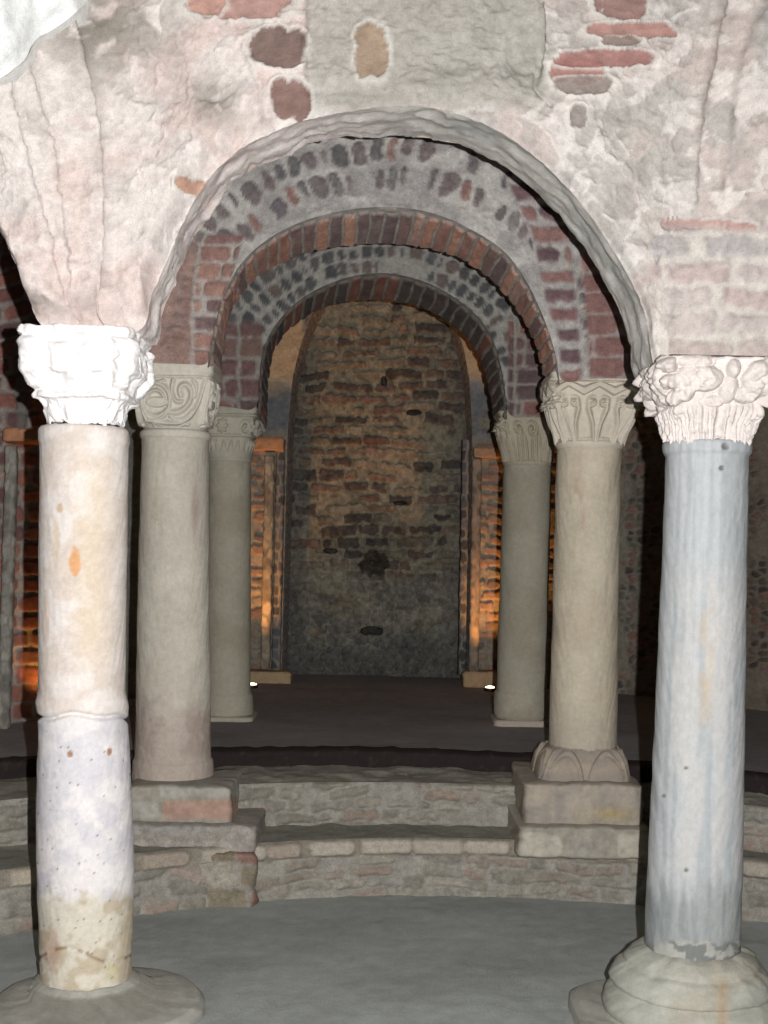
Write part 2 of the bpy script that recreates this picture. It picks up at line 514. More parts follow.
# rounded worn arris of the arch
edge = np.hypot(px - px[:, :1], py - py[:, :1])
lf = ss(px, 420, 300)
H = H - (.035 + .06 * lf) * np.exp(-(edge / (9 + 14 * lf)) ** 2)
P = W(px, py, D)
gF = grid(P, C, H)
# soffit from the displaced front edge to the back edge
i0 = int(np.argmin(np.abs(px[:450, 0] - 28))); sel = np.arange(len(px))
e0 = gF[0][:, 0, :]
k = 22
tt = np.linspace(0, 1, k)[None, :, None]
e1 = e0.copy(); e1[:, 1] = YFB
jt = (fbm(s / 14, s * 0, 4, 9) - .5) * (.035 - .022 * ss(B[0][0] * 0 + px[:, 0], 420, 480))
e1[:, 0] += jt * np.sign(e1[:, 0]); e1[:, 2] += jt
PS = e0[:, None, :] * (1 - tt) + e1[:, None, :] * tt
su, sv = np.broadcast_arrays((s / 60)[:, None] * 60, tt[..., 0] * 40)
ns = fbm(su / 45, sv / 7, 5, 5)
CS = mix(C[:, :1] * np.ones(PS.shape) * .9, mix(lin((222, 206, 202)) * np.ones(PS.shape), lin((184, 184, 178)) * np.ones(PS.shape), ss(px[:, :1], 300, 470)) * (.7 + .6 * fbm(su / 26, sv / 3, 5, 3))[..., None], .75)
CS = mix(CS, lin((222, 216, 206)) * np.ones(PS.shape), ss(ns, .5, .58) * .5)
arr = ss(tt[..., 0], 0, .12) * ss(tt[..., 0], 1.0, .9)
HS = ((ns - .5) * .03 + (fbm(su / 20, sv / 6, 4, 9) - .5) * .02) * arr
gS = grid(PS, CS, HS, ref=(0, 4.4, 1.6))
# back of the wall
T_ = P[::6, -1, :].copy(); T_[:, 1] = YFB; b_ = e1[::6]
tb = np.linspace(0, 1, 40)[None, :, None]
PB = b_[:, None] * (1 - tb) + T_[:, None] * tb
gB = grid(PB, lin((170, 150, 140)), None, ref=(0, 9, 2))
tag(build('wall_front', [gF, gS, gB], M_plaster), kind='structure')

# bright vault rib hanging in the top left, nearer the camera
Bn, sn = resample([(-420, 330), (-200, 200), (-60, 120), (0, 80), (14, 66), (26, 60), (34, 40), (52, 30), (72, 16), (90, -2), (97, -50), (120, -150), (200, -260)], 260)
tn = np.linspace(0, 1, 90)
pxn = Bn[:, :1] + (-260 + 1.15 * (Bn[:, 0] * .5) - Bn[:, 0])[:, None] * tn
pyn = Bn[:, 1:2] + (-400 - Bn[:, 1])[:, None] * tn
Dn = front_depth(pxn, pyn) - .10 - .12 * ss(tn, 0, .3)[None]
Dn = Dn + .06 * np.exp(-(np.hypot(pxn - pxn[:, :1], pyn - pyn[:, :1]) / 16) ** 2)
nn = fbm(pxn / 14, pyn / 14, 5, 3)
Cn = lin((240, 244, 242)) * (.88 + .24 * nn)[..., None]
g1 = grid(W(pxn, pyn, Dn), Cn, (nn - .5) * .03)
ee = g1[0][:, 0, :]; e2 = ee.copy(); e2[:, 1] += .20
PS = ee[:, None] * (1 - np.linspace(0, 1, 14)[None, :, None]) + e2[:, None] * np.linspace(0, 1, 14)[None, :, None]
g2 = grid(PS, lin((232, 232, 228)), (fbm(PS[..., 0] * 20, PS[..., 1] * 20, 3, 2) - .5) * .015, ref=(0, 3.8, 1.6))
tag(build('trim_1', [g1, g2], M_plaster), kind='structure')

# ---- middle arch
BRK = [(214, 142, 108), (192, 126, 100), (220, 152, 116), (156, 118, 110), (138, 112, 110), (188, 130, 110), (206, 156, 134), (146, 120, 116)]
BRKD = [(120, 84, 76), (104, 78, 78), (96, 82, 84), (132, 80, 70), (88, 76, 78), (110, 92, 88)]
def arch_mesh(name, outer, inner, Yf, Yb, n, k, bw, palette, mortar, seed, label, hump=.02, lighter=None):
    O, so = resample(outer, n)
    I, si = resample(inner, n)
    A_, B_ = W(O[:, 0], O[:, 1], Yf), W(I[:, 0], I[:, 1], Yb)
    t = np.linspace(0, 1, k)
    P = A_[:, None] * (1 - t[None, :, None]) + B_[:, None] * t[None, :, None]
    # swell the last part of the soffit outward a little so that it reads as round vaulting
    u = so[:, None] + (fbm(so[:, None] / 20, t[None] * 2, 2, seed) - .5) * 5
    v = t[None] + 0 * u
    col = np.floor(u / bw); f = u / bw - col
    j = (hsh(col, col * 0, seed + 3) - .5) * .25
    du = np.minimum(f, 1 - f) * bw
    dv = np.minimum(v - .03 - .08 * hsh(col, 1 + 0 * col, seed), 1.12 - v) * 36
    e = np.minimum(du, dv) + (fbm(u / 6, v * 6, 3, seed + 1) - .5) * 2.0
    m = ss(e, .9, 2.2)
    r = hsh(col, 0 * col, seed + 7)
    C = pal(r, palette) * (.72 + .56 * fbm(u / 7, v * 7, 4, seed + 2))[..., None]
    mo = lin(mortar) * (.75 + .5 * fbm(u / 9, v * 9, 4, seed + 6))[..., None]
    C = mix(mo, C, m * .95)
    H = m * .012 + (fbm(u / 12, v * 3, 3, seed + 9) - .5) * .02
    H = H * ss(v, 0, .06) * ss(v, 1, .96)
    g = grid(P, C, H, ref=(0, Yf - 1.5, 1.6))
    # hidden outer half of the ring, so it is a body and not a skin
    t2 = np.linspace(0, 1, 8)[None, :, None]
    c = P.mean((0, 1)); 
    out = lambda q: q + (q - c) * np.array([.10, 0, .10])
    R = B_[:, None] * (1 - t2) + (out(B_) )[:, None] * t2
    g2_ = grid(R, lin(mortar) * .8, None, ref=(0, Yb + 2, 2))
    o = build(name, [g, g2_], M_brick)
    return tag(o, label, 'arch')

Ymf, Ymb = 5.80, 6.30
m_in = [(219, 384), (220, 366), (224, 330), (233, 302), (251, 280), (276, 264), (309, 250), (355, 244), (397, 243), (444, 250), (475, 265), (504, 290), (525, 320), (540, 352), (547, 384), (548, 396)]
m_out = [(208, 366), (210, 350), (215, 322), (226, 288), (242, 260), (272, 235), (309, 218), (355, 208), (397, 206), (440, 214), (479, 233), (508, 253), (529, 284), (545, 320), (556, 354), (560, 385)]
arch_mesh('brick_arch', m_out, m_in, Ymf, Ymb, 620, 46, 14.2, BRK, (176, 166, 156), 5, 'round red brick arch standing on the nearer pair of beige columns')
Bm = [(36, -150), (40, 60), (48, 180), (66, 270), (96, 330), (130, 362), (150, 363), (190, 364)] + [(max(x, 208), y) for x, y in m_out] + [(590, 378), (640, 379), (660, 372), (690, 330), (720, 250), (735, 120), (740, -150)]
pxm, pym, Dm, Pm, sm = pierced(Bm, Ymf, -190, [(36, -10), (66, 30), (130, 90), (208, 170), (280, 290), (397, 397), (500, 490), (560, 600), (640, 700), (740, 800)], 640, 210, 1.35)
def mid_look(px, py):
    one = np.ones(px.shape + (3,))
    n3 = fbm(px / 6, py / 6, 4, 3)
    C = mix(lin((184, 178, 170)) * one, lin((162, 156, 150)) * one, ss(fbm(px / 30, py / 20, 4, 5), .4, .6))
    # rubble set radially in two rough rows
    cx, cy = 385, 395
    rho = np.hypot(px - cx, (py - cy) * 1.02); th = np.arctan2(px - cx, cy - py)
    m, r, _q = bricks(th * 250 + fbm(rho / 9, th * 30, 3, 3) * 6, rho - 204, 30, 17, 5, .20, .13, .5, wav=.35, miss=.2, soft=.05)
    cc = pal(r, [(112, 100, 100), (124, 108, 106), (114, 110, 108), (150, 106, 96), (104, 96, 100), (116, 102, 104), (128, 120, 116), (100, 96, 98)])
    reg = ss(rho + (n3 - .5) * 14, 204, 210) * ss(rho, 275, 262)
    C = mix(C, cc * (.6 + .8 * fbm(px / 5, py / 5, 4, 61))[..., None], m * reg * .95)
    H = m * reg * .012
    # stacked bricks either side of the springings
    def stack(cond, rh, bw, seed, palette, mort, C, H, j=.2):
        b, r1, r2 = bricks(px + seed * 3.3, py, rh, bw, seed, j, .10, .3, wav=.25, soft=.1)
        col = mix(lin(mort) * one, pal(r1, palette), b * .95)
        return mix(C, col, cond), H * (1 - cond) + cond * b * .014
    xl = np.interp(py, [225, 245, 290, 370], [212, 200, 193, 192])
    xl2 = np.interp(py, [225, 245, 290, 370], [246, 240, 226, 220])
    cl = ss(px, xl - 2, xl + 1) * ss(px, xl2 + 3, xl2) * ss(py, 232, 238)
    bL, r1, r2 = bricks(px - xl, py, 17.5, 60, 8, .22, .08, .1, wav=.12, soft=.1)
    colL = mix(lin((176, 164, 154)) * one, pal(r1, [(158, 112, 98), (140, 100, 94), (170, 122, 104), (128, 98, 96)]), bL * ss(px, xl + 1, xl + 4))
    C = mix(C, colL, cl); H = H * (1 - cl) + cl * bL * .014
    # smooth red brick face at far left
    c2 = ss(px, xl, xl - 3) * ss(py, 225, 262)
    b, r1, r2 = bricks(px, py - 370, 46, 75, 12, .05, .05, .2, wav=.1)
    C = mix(C, mix(lin((150, 120, 110)) * one, pal(r1, [(164, 128, 112), (154, 118, 104), (172, 136, 120)]), b), c2)
    # right stack follows the arch, horizontal courses
    rin = np.interp(py, [150, 185, 235, 300, 340, 384], [505, 506, 530, 543, 556, 558])
    rout = np.interp(py, [150, 185, 235, 300, 340, 384], [560, 566, 570, 578, 581, 583])
    cr = ss(px, rin - 2, rin + 2) * ss(px, rout + 3, rout) * ss(py, 172, 184)
    bR, r1, r2 = bricks(px - rin, py, 20.5, 95, 19, .34, .2, .1, wav=.25, soft=.12)
    bR = bR * ss(px, rin + 1, rin + 5) * ss(px, rout + 1, rout - 5)
    colR = mix(lin((168, 160, 154)) * one, pal(r1, [(138, 92, 90), (120, 86, 88), (150, 104, 96), (112, 82, 86)]), bR)
    C = mix(C, colR, cr); H = H * (1 - cr) + cr * bR * .014
    c3 = ss(px, rout + 5, rout + 9) * ss(py, 215, 240)
    b3, r1, r2 = bricks(px, py, 21, 46, 27, .16, .08, .2, wav=.15)
    C = mix(C, mix(lin((158, 140, 134)) * one, pal(r1, [(150, 100, 90), (138, 94, 86), (156, 110, 96)]), b3), c3)
    H = H * (1 - c3) + c3 * b3 * .008 - .014 * ridge(np.abs(px - rout - 8), 2) * ss(py, 225, 245)
    C = C * (.75 + .5 * n3)[..., None]
    return C, H + (n3 - .5) * .012 + (fbm(px / 25, py / 25, 3, 8) - .5) * .02
C, H = mid_look(pxm, pym)
ed = np.hypot(pxm - pxm[:, :1], pym - pym[:, :1]); H = H * ss(ed, 0, 5)
gm = grid(Pm, C, H)
def back_skin(P, Yb, col, step=6, nt=30, under=True):
    b = P[::step, 0].copy(); T = P[::step, -1].copy(); f0 = b.copy()
    b[:, 1] = Yb; T[:, 1] = Yb
    ctr_ = np.array([(b[:, 0].min() + b[:, 0].max()) / 2, Yb, 2.5])
    am = np.exp(-((b[:, 0] - ctr_[0]) / 1.2) ** 4)[:, None]
    b = b + (b - ctr_) * np.array([.10, 0, .10]) * am
    t = np.linspace(0, 1, nt)[None, :, None]
    gs = [grid(b[:, None] * (1 - t) + T[:, None] * t, lin(col), None, ref=(0, Yb + 3, 2))]
    return gs
tag(build('wall_middle', [gm] + back_skin(Pm, Ymb - .01, (140, 125, 115)), M_brick), kind='structure')

# ---- far arch
Yrf, Yrb = 7.45, 7.95
r_in = [(266, 430), (266, 400), (267, 370), (275, 343), (297, 320), (326, 305), (363, 299), (397, 300), (433, 311), (462, 331), (481, 357), (489, 385), (494, 415), (496, 432)]
r_out = [(258, 412), (259, 380), (262, 350), (276, 322), (298, 300), (326, 284), (363, 273), (397, 273), (436, 285), (464, 304), (485, 323), (497, 348), (505, 385), (507, 418)]
arch_mesh('brick_arch', r_out, r_in, Yrf, Yrb, 460, 36, 13.0, [(112, 92, 84), (98, 84, 78), (90, 82, 80), (124, 92, 78), (104, 90, 84), (160, 96, 72)], (150, 144, 134), 15, 'dark brick arch framing the back niche, farthest of the arches')
Br = [(128, -60), (132, 120), (150, 250), (175, 330), (206, 404), (230, 407)] + r_out + [(530, 417), (552, 418), (575, 340), (600, 250), (612, 120), (615, -60)]
pxr, pyr, Dr, Pr, sr = pierced(Br, Yrf, -60, [(128, 90), (206, 150), (258, 200), (300, 290), (380, 380), (470, 480), (507, 560), (552, 600), (615, 660)], 460, 150, 1.2)
def far_look(px, py):
    one = np.ones(px.shape + (3,))
    n3 = fbm(px / 5, py / 5, 4, 3)
    C = lin((158, 154, 144)) * one
    rho = np.hypot(px - 382, (py - 415)); th = np.arctan2(px - 382, 415 - py)
    m, r, _q = bricks(th * 150, rho - 142, 15, 11.5, 9, .20, .16, .5, wav=.3, miss=.12, soft=.07)
    C = mix(C, pal(r, [(78, 76, 78), (92, 86, 84), (84, 84, 86), (110, 90, 82), (70, 70, 74)]), m * .9)
    H = m * .012
    xl = 238 + 0 * px
    def cols(c, x0, rh, seed, palette, C, H):
        b, r1, r2 = bricks(px - x0, py, rh, 60, seed, .16, .07, .1, wav=.12)
        b = b * ss(np.abs(px - x0), 1.0, 2.6)
        return mix(C, mix(lin((150, 140, 130)) * one, pal(r1, palette), b), c), H * (1 - c) + c * b * .012
    PL = [(142, 92, 82), (120, 84, 80), (132, 98, 86), (104, 80, 80)]
    C, H = cols(ss(px, 264, 260) * ss(py, 318, 328), 239, 21, 31, PL, C, H)
    C, H = cols(ss(px, 506, 510) * ss(py, 312, 322), 515, 16, 37, PL, C, H)
    C = C * (.75 + .5 * n3)[..., None]
    return C, H + (n3 - .5) * .01
C, H = far_look(pxr, pyr)
ed = np.hypot(pxr - pxr[:, :1], pyr - pyr[:, :1]); H = H * ss(ed, 0, 4)
tag(build('wall_inner', [grid(Pr, C, H)] + back_skin(Pr, Yrb - .01, (120, 110, 100)), M_brick), kind='structure')

# ------------------------------------------------------------------ outer wall behind, with its niche
dep = lambda px: np.interp(px, [-700, -100, 0, 45, 140, 200, 250, 384, 500, 560, 630, 690, 760, 850, 1500], [6.0, 7.0, 7.2, 7.45, 8.6, 9.6, 9.9, 9.9, 9.9, 9.65, 9.4, 9.0, 8.6, 8.2, 6.5])
def outer_look(px, py):
    one = np.ones(px.shape + (3,))
    n3 = fbm(px / 5, py / 5, 4, 3); nb = fbm(px / 25, py / 25, 4, 6)
    b, r1, r2 = bricks(px, py, 10.5, 26, 41, .3, .22, .6, wav=.5, miss=.12)
    C = mix(lin((142, 132, 114)) * one, pal(r1, [(150, 110, 84), (130, 96, 80), (140, 126, 100), (112, 92, 84), (160, 120, 88)]), b * .8)
    H = b * .016
    # left brick bay and its fanned arch
    c = ss(px, 60, 50)
    up = ss(py, 436, 430)
    th = np.arctan2(py - 440, 70 - px + 1e-6)
    v1 = np.where(up > .5, py + px * .18 + (px - 20) * (330 - py) * .0025, py)
    b2, q1, q2 = bricks(px - 26, v1, 18, 30, 44, .2, .1, .3, wav=.2)
    C2 = mix(lin((150, 138, 128)) * one, pal(q1, [(150, 88, 74), (132, 78, 70), (160, 100, 80), (118, 80, 78)]), b2)
    pl = ss(px, 15, 19) * ss(px, 29, 25) * (1 - ss(py, 330, 350) * 0) * up
    C2 = mix(C2, lin((120, 118, 110)) * one, .8 * ss(np.abs(px - 18 - (py - 360) * .05), 7, 4) * up * ss(py, 335, 350))
    C = mix(C, C2, c); H = H * (1 - c) + c * b2 * .012
    # grey plaster left of the near beige column
    c = ss(px, 60, 70) * ss(px, 225, 215)
    C = mix(C, lin((150, 152, 138)) * (.8 + .4 * nb)[..., None], c); H = H * (1 - c * .8)
    # bare plaster above the imposts; tan upper part has the uplights' glow painted in
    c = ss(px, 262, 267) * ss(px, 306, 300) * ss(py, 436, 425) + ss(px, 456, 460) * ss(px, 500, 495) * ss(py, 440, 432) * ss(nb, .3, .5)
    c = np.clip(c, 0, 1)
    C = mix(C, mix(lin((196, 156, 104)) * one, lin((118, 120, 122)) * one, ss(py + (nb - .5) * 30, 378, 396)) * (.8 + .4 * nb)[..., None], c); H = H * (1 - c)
    # right bay: rubble with patches
    c = ss(px, 570, 580)
    m, r, _ = cells(px / 11, py / 8, 51, .2)
    pt = ss(fbm(px / 22, py / 22, 4, 52), .42, .55)
    C3 = mix(lin((130, 124, 106)) * one, pal(r, [(84, 74, 72), (120, 104, 88), (140, 100, 84), (100, 92, 82)]), m * pt)
    C = mix(C, C3, c); H = H * (1 - c) + c * m * pt * .012
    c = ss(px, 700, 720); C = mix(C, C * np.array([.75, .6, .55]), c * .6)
    C = C * (.72 + .56 * n3)[..., None]
    return C, H + (nb - .5) * .03
ztop = 3.9
def outer_piece(left):
    n, k = 420, 360
    z = np.linspace(ZU - .03, ztop, k)
    ypx = 550 - (z - EYE) * F / 9.9
    ypx_l = ypx - 1.5
    if left:
        xr = np.interp(ypx_l, [205, 240, 262, 285, 312, 345, 375, 400, 430, 700], [384, 360, 335, 322, 308, 297, 290, 288, 286, 285])
        xr = np.where(ypx_l < 205, 384, xr)
        t = np.linspace(0, 1, n) ** .6
        px = -700 + (xr[None] + 700) * t[:, None]
    else:
        xr = np.interp(ypx_l, [205, 240, 262, 285, 312, 345, 375, 400, 430, 700], [384, 405, 425, 437, 450, 461, 467, 469, 471, 471])
        xr = np.where(ypx_l < 205, 384, xr)
        t = np.linspace(0, 1, n) ** 1.7
        px = xr[None] + (1500 - xr[None]) * t[:, None]
    D = dep(px)
    P = np.stack([(px - 384) / F * D, D, z[None] + 0 * px], -1)
    a, b = proj(P)
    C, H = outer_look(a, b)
    g = grid(P, C, H)
    e = g[0][-1 if left else 0]
    e2 = e.copy(); e2[:, 1] = 10.45
    tt = np.linspace(0, 1, 40)[:, None, None]
    R = e[None] * (1 - tt) + e2[None] * tt
    ra, rb = R[..., 1] * 9, R[..., 2] * 9
    m, r, _ = cells(ra, rb * 1.6, 61, .15)
    CR = mix(lin((140, 138, 130)) * np.ones(R.shape), pal(r, [(140, 124, 112), (124, 124, 126), (150, 126, 108)]), m * .8) * (.7 + .6 * fbm(ra * 3, rb * 3, 3, 2))[..., None]
    g2 = grid(R, CR, m * .012 * ss(tt[..., 0], 0, .1) , ref=(0, 10.4, 1.7))
    return [g, g2]
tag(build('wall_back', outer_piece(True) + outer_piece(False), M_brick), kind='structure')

# recess wall of the niche
n, k = 520, 620
X = np.linspace(-1.15, 1.0, n); z = np.linspace(ZU - .03, 3.88, k)
P = np.zeros((n, k, 3)); P[..., 0] = X[:, None]; P[..., 2] = z[None]
P[..., 1] = 10.45 - .10 * ((np.abs(X[:, None] + .03)) / 1.0) ** 3
a, b = proj(P)
def niche_look(px, py):
    one = np.ones(px.shape + (3,))
    n3 = fbm(px / 4, py / 4, 4, 3); nb = fbm(px / 28, py / 28, 4, 16)
    m, r1, r2 = bricks(px, py, 11.2, 30, 81, .36, .26, .8, wav=.55, miss=.16, soft=.12)
    C = mix(lin((150, 140, 112)) * one, pal(r1, [(134, 98, 84), (92, 74, 70), (146, 130, 104), (104, 80, 76), (72, 62, 62), (150, 116, 88), (124, 114, 98), (156, 142, 116), (82, 72, 70), (140, 126, 100)]), m * .85)
    C = C * (.7 + .6 * fbm(px / 60, py / 60, 3, 55))[..., None]
    H = m * .018
    # looser rubble lower down
    lo = ss(py + (nb - .5) * 90, 560, 610)
    mc, rc, _ = cells(px / 19 + (nb - .5) * 2, py / 12 + (n3 - .5), 85, .14)
    C2 = mix(lin((138, 134, 118)) * one, pal(rc, [(120, 114, 104), (136, 122, 96), (104, 98, 92), (128, 126, 114)]), mc * .7)
    C = mix(C, C2, lo); H = H * (1 - lo) + lo * mc * .012
    # remains of a rounded plaster bed low on the left
    d = seg_d(px, py, [(310, 600), (316, 583), (335, 572), (352, 580), (362, 600), (395, 622), (440, 612), (462, 590)])
    C = mix(C, lin((165, 156, 130)) * one, .5 * ridge(d, 9))
    # red band
    c = np.exp(-(((px - 372) / 30) ** 2 + ((py - 446) / 7) ** 2))
    C = mix(C, lin((158, 84, 56)) * one, .6 * c * m)
    # darker grey towards the foot and edges of the niche
    low_grey = ss(py + (nb - .5) * 60, 630, 655)
    C = mix(C, lin((84, 86, 86)) * one, low_grey * .6)
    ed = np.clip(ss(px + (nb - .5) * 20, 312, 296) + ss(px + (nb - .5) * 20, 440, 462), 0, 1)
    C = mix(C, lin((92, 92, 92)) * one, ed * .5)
    # dark tuft of rough stone, put-log holes
    q = ((px - 376) / 17) ** 2 + ((py - 563) / 13) ** 2 + (fbm(px / 5, py / 5, 3, 9) - .5) * 1.4
    hole = ss(q, 1.1, .7); C = mix(C, lin((70, 60, 48)) * one, hole * .9); H = H + hole * (fbm(px / 3, py / 3, 3, 4) - .3) * .06
    for hx, hy, rx, ry in ((372, 631, 11, 4), (330, 551, 7, 2.5), (414, 412, 7, 3), (384, 381, 3, 5), (400, 503, 6, 2)):
        q = (np.abs(px - hx) / rx) ** 2.5 + (np.abs(py - hy) / ry) ** 2.5 + (fbm(px / 3, py / 3, 3, hx) - .5) * 1.4
        hole = ss(q, 1.3, .5); H = H - hole * .09; C = mix(C, lin((46, 40, 38)) * one, hole * .8)
    C = C * .80 * (.4 + 1.2 * n3)[..., None]
    return C, H + (nb - .5) * .05 + (fbm(px / 10, py / 10, 3, 7) - .5) * .03
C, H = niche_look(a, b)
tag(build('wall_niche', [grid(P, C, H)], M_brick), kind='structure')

# plain shell of the chamber: sides, wall behind the photographer, ceiling
def plain(name, P0, P1, P2, P3, col, seed, ref, n=60, k=40):
    u = np.linspace(0, 1, n)[:, None, None]; v = np.linspace(0, 1, k)[None, :, None]
    P = (np.array(P0) * (1 - u) + np.array(P1) * u) * (1 - v) + (np.array(P3) * (1 - u) + np.array(P2) * u) * v
    m = fbm(u[..., 0] * 20 + 0 * v[..., 0], v[..., 0] * 12 + 0 * u[..., 0], 4, seed)
    C = lin(col) * (.75 + .5 * m)[..., None]
    return tag(build(name, [grid(P, C, (m - .5) * .05, ref=ref)], M_plaster), kind='structure')
plain('wall_left', (-4.2, -2, -.05), (-4.2, 11.2, -.05), (-4.2, 11.2, 3.95), (-4.2, -2, 3.95), (120, 104, 92), 2, (0, 4, 2))
plain('wall_right', (4.2, -2, -.05), (4.2, 11.2, -.05), (4.2, 11.2, 3.95), (4.2, -2, 3.95), (120, 104, 92), 3, (0, 4, 2))
plain('wall_rear', (-4.25, -2, -.05), (4.25, -2, -.05), (4.25, -2, 3.95), (-4.25, -2, 3.95), (120, 108, 98), 4, (0, 4, 2))
plain('ceiling', (-4.25, -2, 3.9), (4.25, -2, 3.9), (4.25, 11.3, 3.9), (-4.25, 11.3, 3.9), (150, 140, 130), 5, (0, 4, 2))

# ------------------------------------------------------------------ columns
def lev(rows, Y, p=2.0, ay=None):
    """rows of (py, cx, half width px[, power]) -> loft levels at depth Y, top to bottom turned bottom to top"""
    out = []
    for r in rows:
        w = W(r[1], r[0], Y); a = r[2] * Y / F
        pw = r[3] if len(r) > 3 else p
        out.append((w[0], Y, w[2], a, a, pw))
    return out[::-1]

def smooth_rows(rows, n):
    R = np.array([r if len(r) > 3 else tuple(r) + (2.0,) for r in rows], float)
    y = np.linspace(R[0, 0], R[-1, 0], n)
    return [tuple([yy] + [float(np.interp(yy, R[:, 0], R[:, i])) for i in (1, 2, 3)]) for yy in y]

def face(th):
    """coordinate -1..1 across whichever of the four faces th belongs to"""
    ph = (th + np.pi / 4) % (np.pi / 2) - np.pi / 4
    return np.tan(ph)

def sm(p): return [tuple(q) for q in resample(p, 26, 3)[0]]

def volute(a, b, cx, cy, r, turns=1.6, w=.045, sgn=1):
    dx, dy = (a - cx) * sgn, b - cy
    rr = np.hypot(dx, dy); an = np.arctan2(dy, dx)
    sp = (rr / r * turns - an / (2 * np.pi))
    f = np.abs(sp - np.round(sp)) / turns * r
    return np.exp(-(f / w) ** 2) * ss(rr, r * 1.05, r * .9) + ridge(rr, r * .22)

def rel_vine(th, h, px, py):
    a, b = face(th), h * 1.25
    R = ridge(np.abs(np.hypot(a + .42, b - .62) - .40), .06)
    R = np.maximum(R, ridge(np.abs(np.hypot(a + .40, (b - .62)) - .24), .045) * ss(b, .55, .7))
    R = np.maximum(R, ss(((a + .38) / .30) ** 2 + ((b - .60) / .11) ** 2, 1.3, .8) * .9)
    R = np.maximum(R, ridge(seg_d(a, b, sm([(-.1, .42), (.12, .36), (.38, .45), (.56, .68), (.52, .92), (.34, 1.02), (.2, .92), (.26, .76)])), .07))
    R = np.maximum(R, ridge(seg_d(a, b, sm([(.92, 1.12), (.84, .85), (.78, .55), (.58, .28), (.25, .14), (-.2, .15), (-.7, .22)])), .07))
    R = np.maximum(R, ridge(seg_d(a, b, sm([(-.95, 1.1), (-.88, .8), (-.9, .45), (-.75, .2)])), .06))
    R = np.maximum(R, ridge(seg_d(a, b, sm([(.05, 1.1), (.0, .85), (.12, .62), (.3, .62)])), .055))
    for q in ([(-.1, .42), (-.3, .3), (-.55, .3), (-.8, .45)], [(.0, .3), (.2, .2), (.45, .25), (.62, .42)], [(-.6, 1.08), (-.42, 1.0), (-.2, 1.08)], [(.55, 1.1), (.66, .95), (.66, .75)], [(-.15, .95), (-.05, .8), (-.05, .6)], [(-.62, .05), (-.5, .18), (-.3, .08)], [(.3, .02), (.45, .14), (.6, .1)]):
        R = np.maximum(R, .8 * ridge(seg_d(a, b, sm(q)), .05))
    R = np.maximum(R, ridge(np.abs(b - 1.17), .04) * .7)
    return R * .026 * ss(h, .03, .12) * ss(h, 1.0, .95) - .012

def rel_stalk(th, h, px, py):
    a, b = face(th), h * 1.2
    R = 0 * a
    for c in (-.68, 0, .68):
        for s in (-1, 1):
            R = np.maximum(R, ridge(seg_d(a, b, [(c + s * .05, 0), (c + s * .10, .35), (c + s * .22, .62), (c + s * .2, .78)]), .055))
            R = np.maximum(R, volute(a, b, c + s * .13, .76, .12, 1.1, .035, s))
        R = np.maximum(R, .5 * ss(np.abs(a - c), .12, .04) * ss(b, .6, .3))
    zig = np.abs(((a * 1.5 + 10) % 1) - .5) * 2
    R = np.maximum(R, ss(b - (.88 + .16 * zig), -.03, .02) * ss(b - (1.0 + .12 * zig), .06, .0))
    R = np.maximum(R, ss(b, 1.12, 1.15))
    for s in (-1, 1):
        R = np.maximum(R, volute(a, b, s * .93, .88, .16, 1.2, .04, s) * 1.1)
    return R * .030 - .014

def rel_star(th, h, px, py):
    a, b = face(th), h * 1.25
    R = ss(h, .44, .48) * ss(h, .54, .50) * .5
    ang = np.arctan2(b - .88, a + .25); rr = np.hypot(b - .88, a + .25)
    R = np.maximum(R, ss(rr - .12 - .10 * np.abs(np.cos(ang * 4)), .03, -.02))
    R = np.maximum(R, volute(a, b, .68, .86, .24, 1.3, .05))
    R = np.maximum(R, ridge(np.abs(b - 1.18), .05))
    tri = np.abs(((a * 3.2 + 10) % 1) - .5) * 2
    low = ss(h, .44, .40)
    R = R + low * (.75 * ss(tri * .3 - (.52 - b) * .9, .02, -.04))
    R = np.maximum(R, volute(a, b, -.85, .86, .16, 1.1, .04, -1))
    return R * .022 - .008

def rel_leaf(th, h, px, py):
    a, b = face(th), h * 1.2
    R = 0 * a
    for c in (-.8, -.27, .27, .8):
        lf = ss(np.abs(a - c) - .24 * np.sqrt(np.clip(1 - (b / .8) ** 2, 0, 1)), .02, -.04)
        R = np.maximum(R, lf * (.7 + .3 * np.cos((a - c) * 40)))
    R = np.maximum(R, volute(a, b, .15, .82, .22, 1.2, .05) * 1.1)
    R = np.maximum(R, volute(a, b, -.35, .85, .18, 1.2, .05, -1))
    R = np.maximum(R, volute(a, b, .85, .92, .18, 1.2, .05))
    R = np.maximum(R, volute(a, b, -.85, .92, .18, 1.2, .05, -1))
    return R * .024 - .010

def rel_worn(th, h, px, py):
    a, b = face(th), h * 1.1
    n = fbm(a * 5 + 3, b * 7, 4, 33)
    R = .6 * ss(h, .25, .3) * ss(h, .36, .31)
    R = np.maximum(R, 1.0 * ss(np.abs(a) + (n - .5) * .3, .62, .74) * ss(h, .34, .42) * ss(h, .92, .84))
    R = np.maximum(R, .55 * ss(np.hypot(a * 1.1, (b - .65)) + (n - .5) * .3, .34, .2))
    R = np.maximum(R, .5 * ss(np.abs(a) + (n - .5) * .2, .5, .40) * ss(h, .5, .55) * ss(h, .86, .8))
    R = np.maximum(R, .6 * ss(h, .9, .94))
    return R * .026 + (n - .5) * .03 - .012

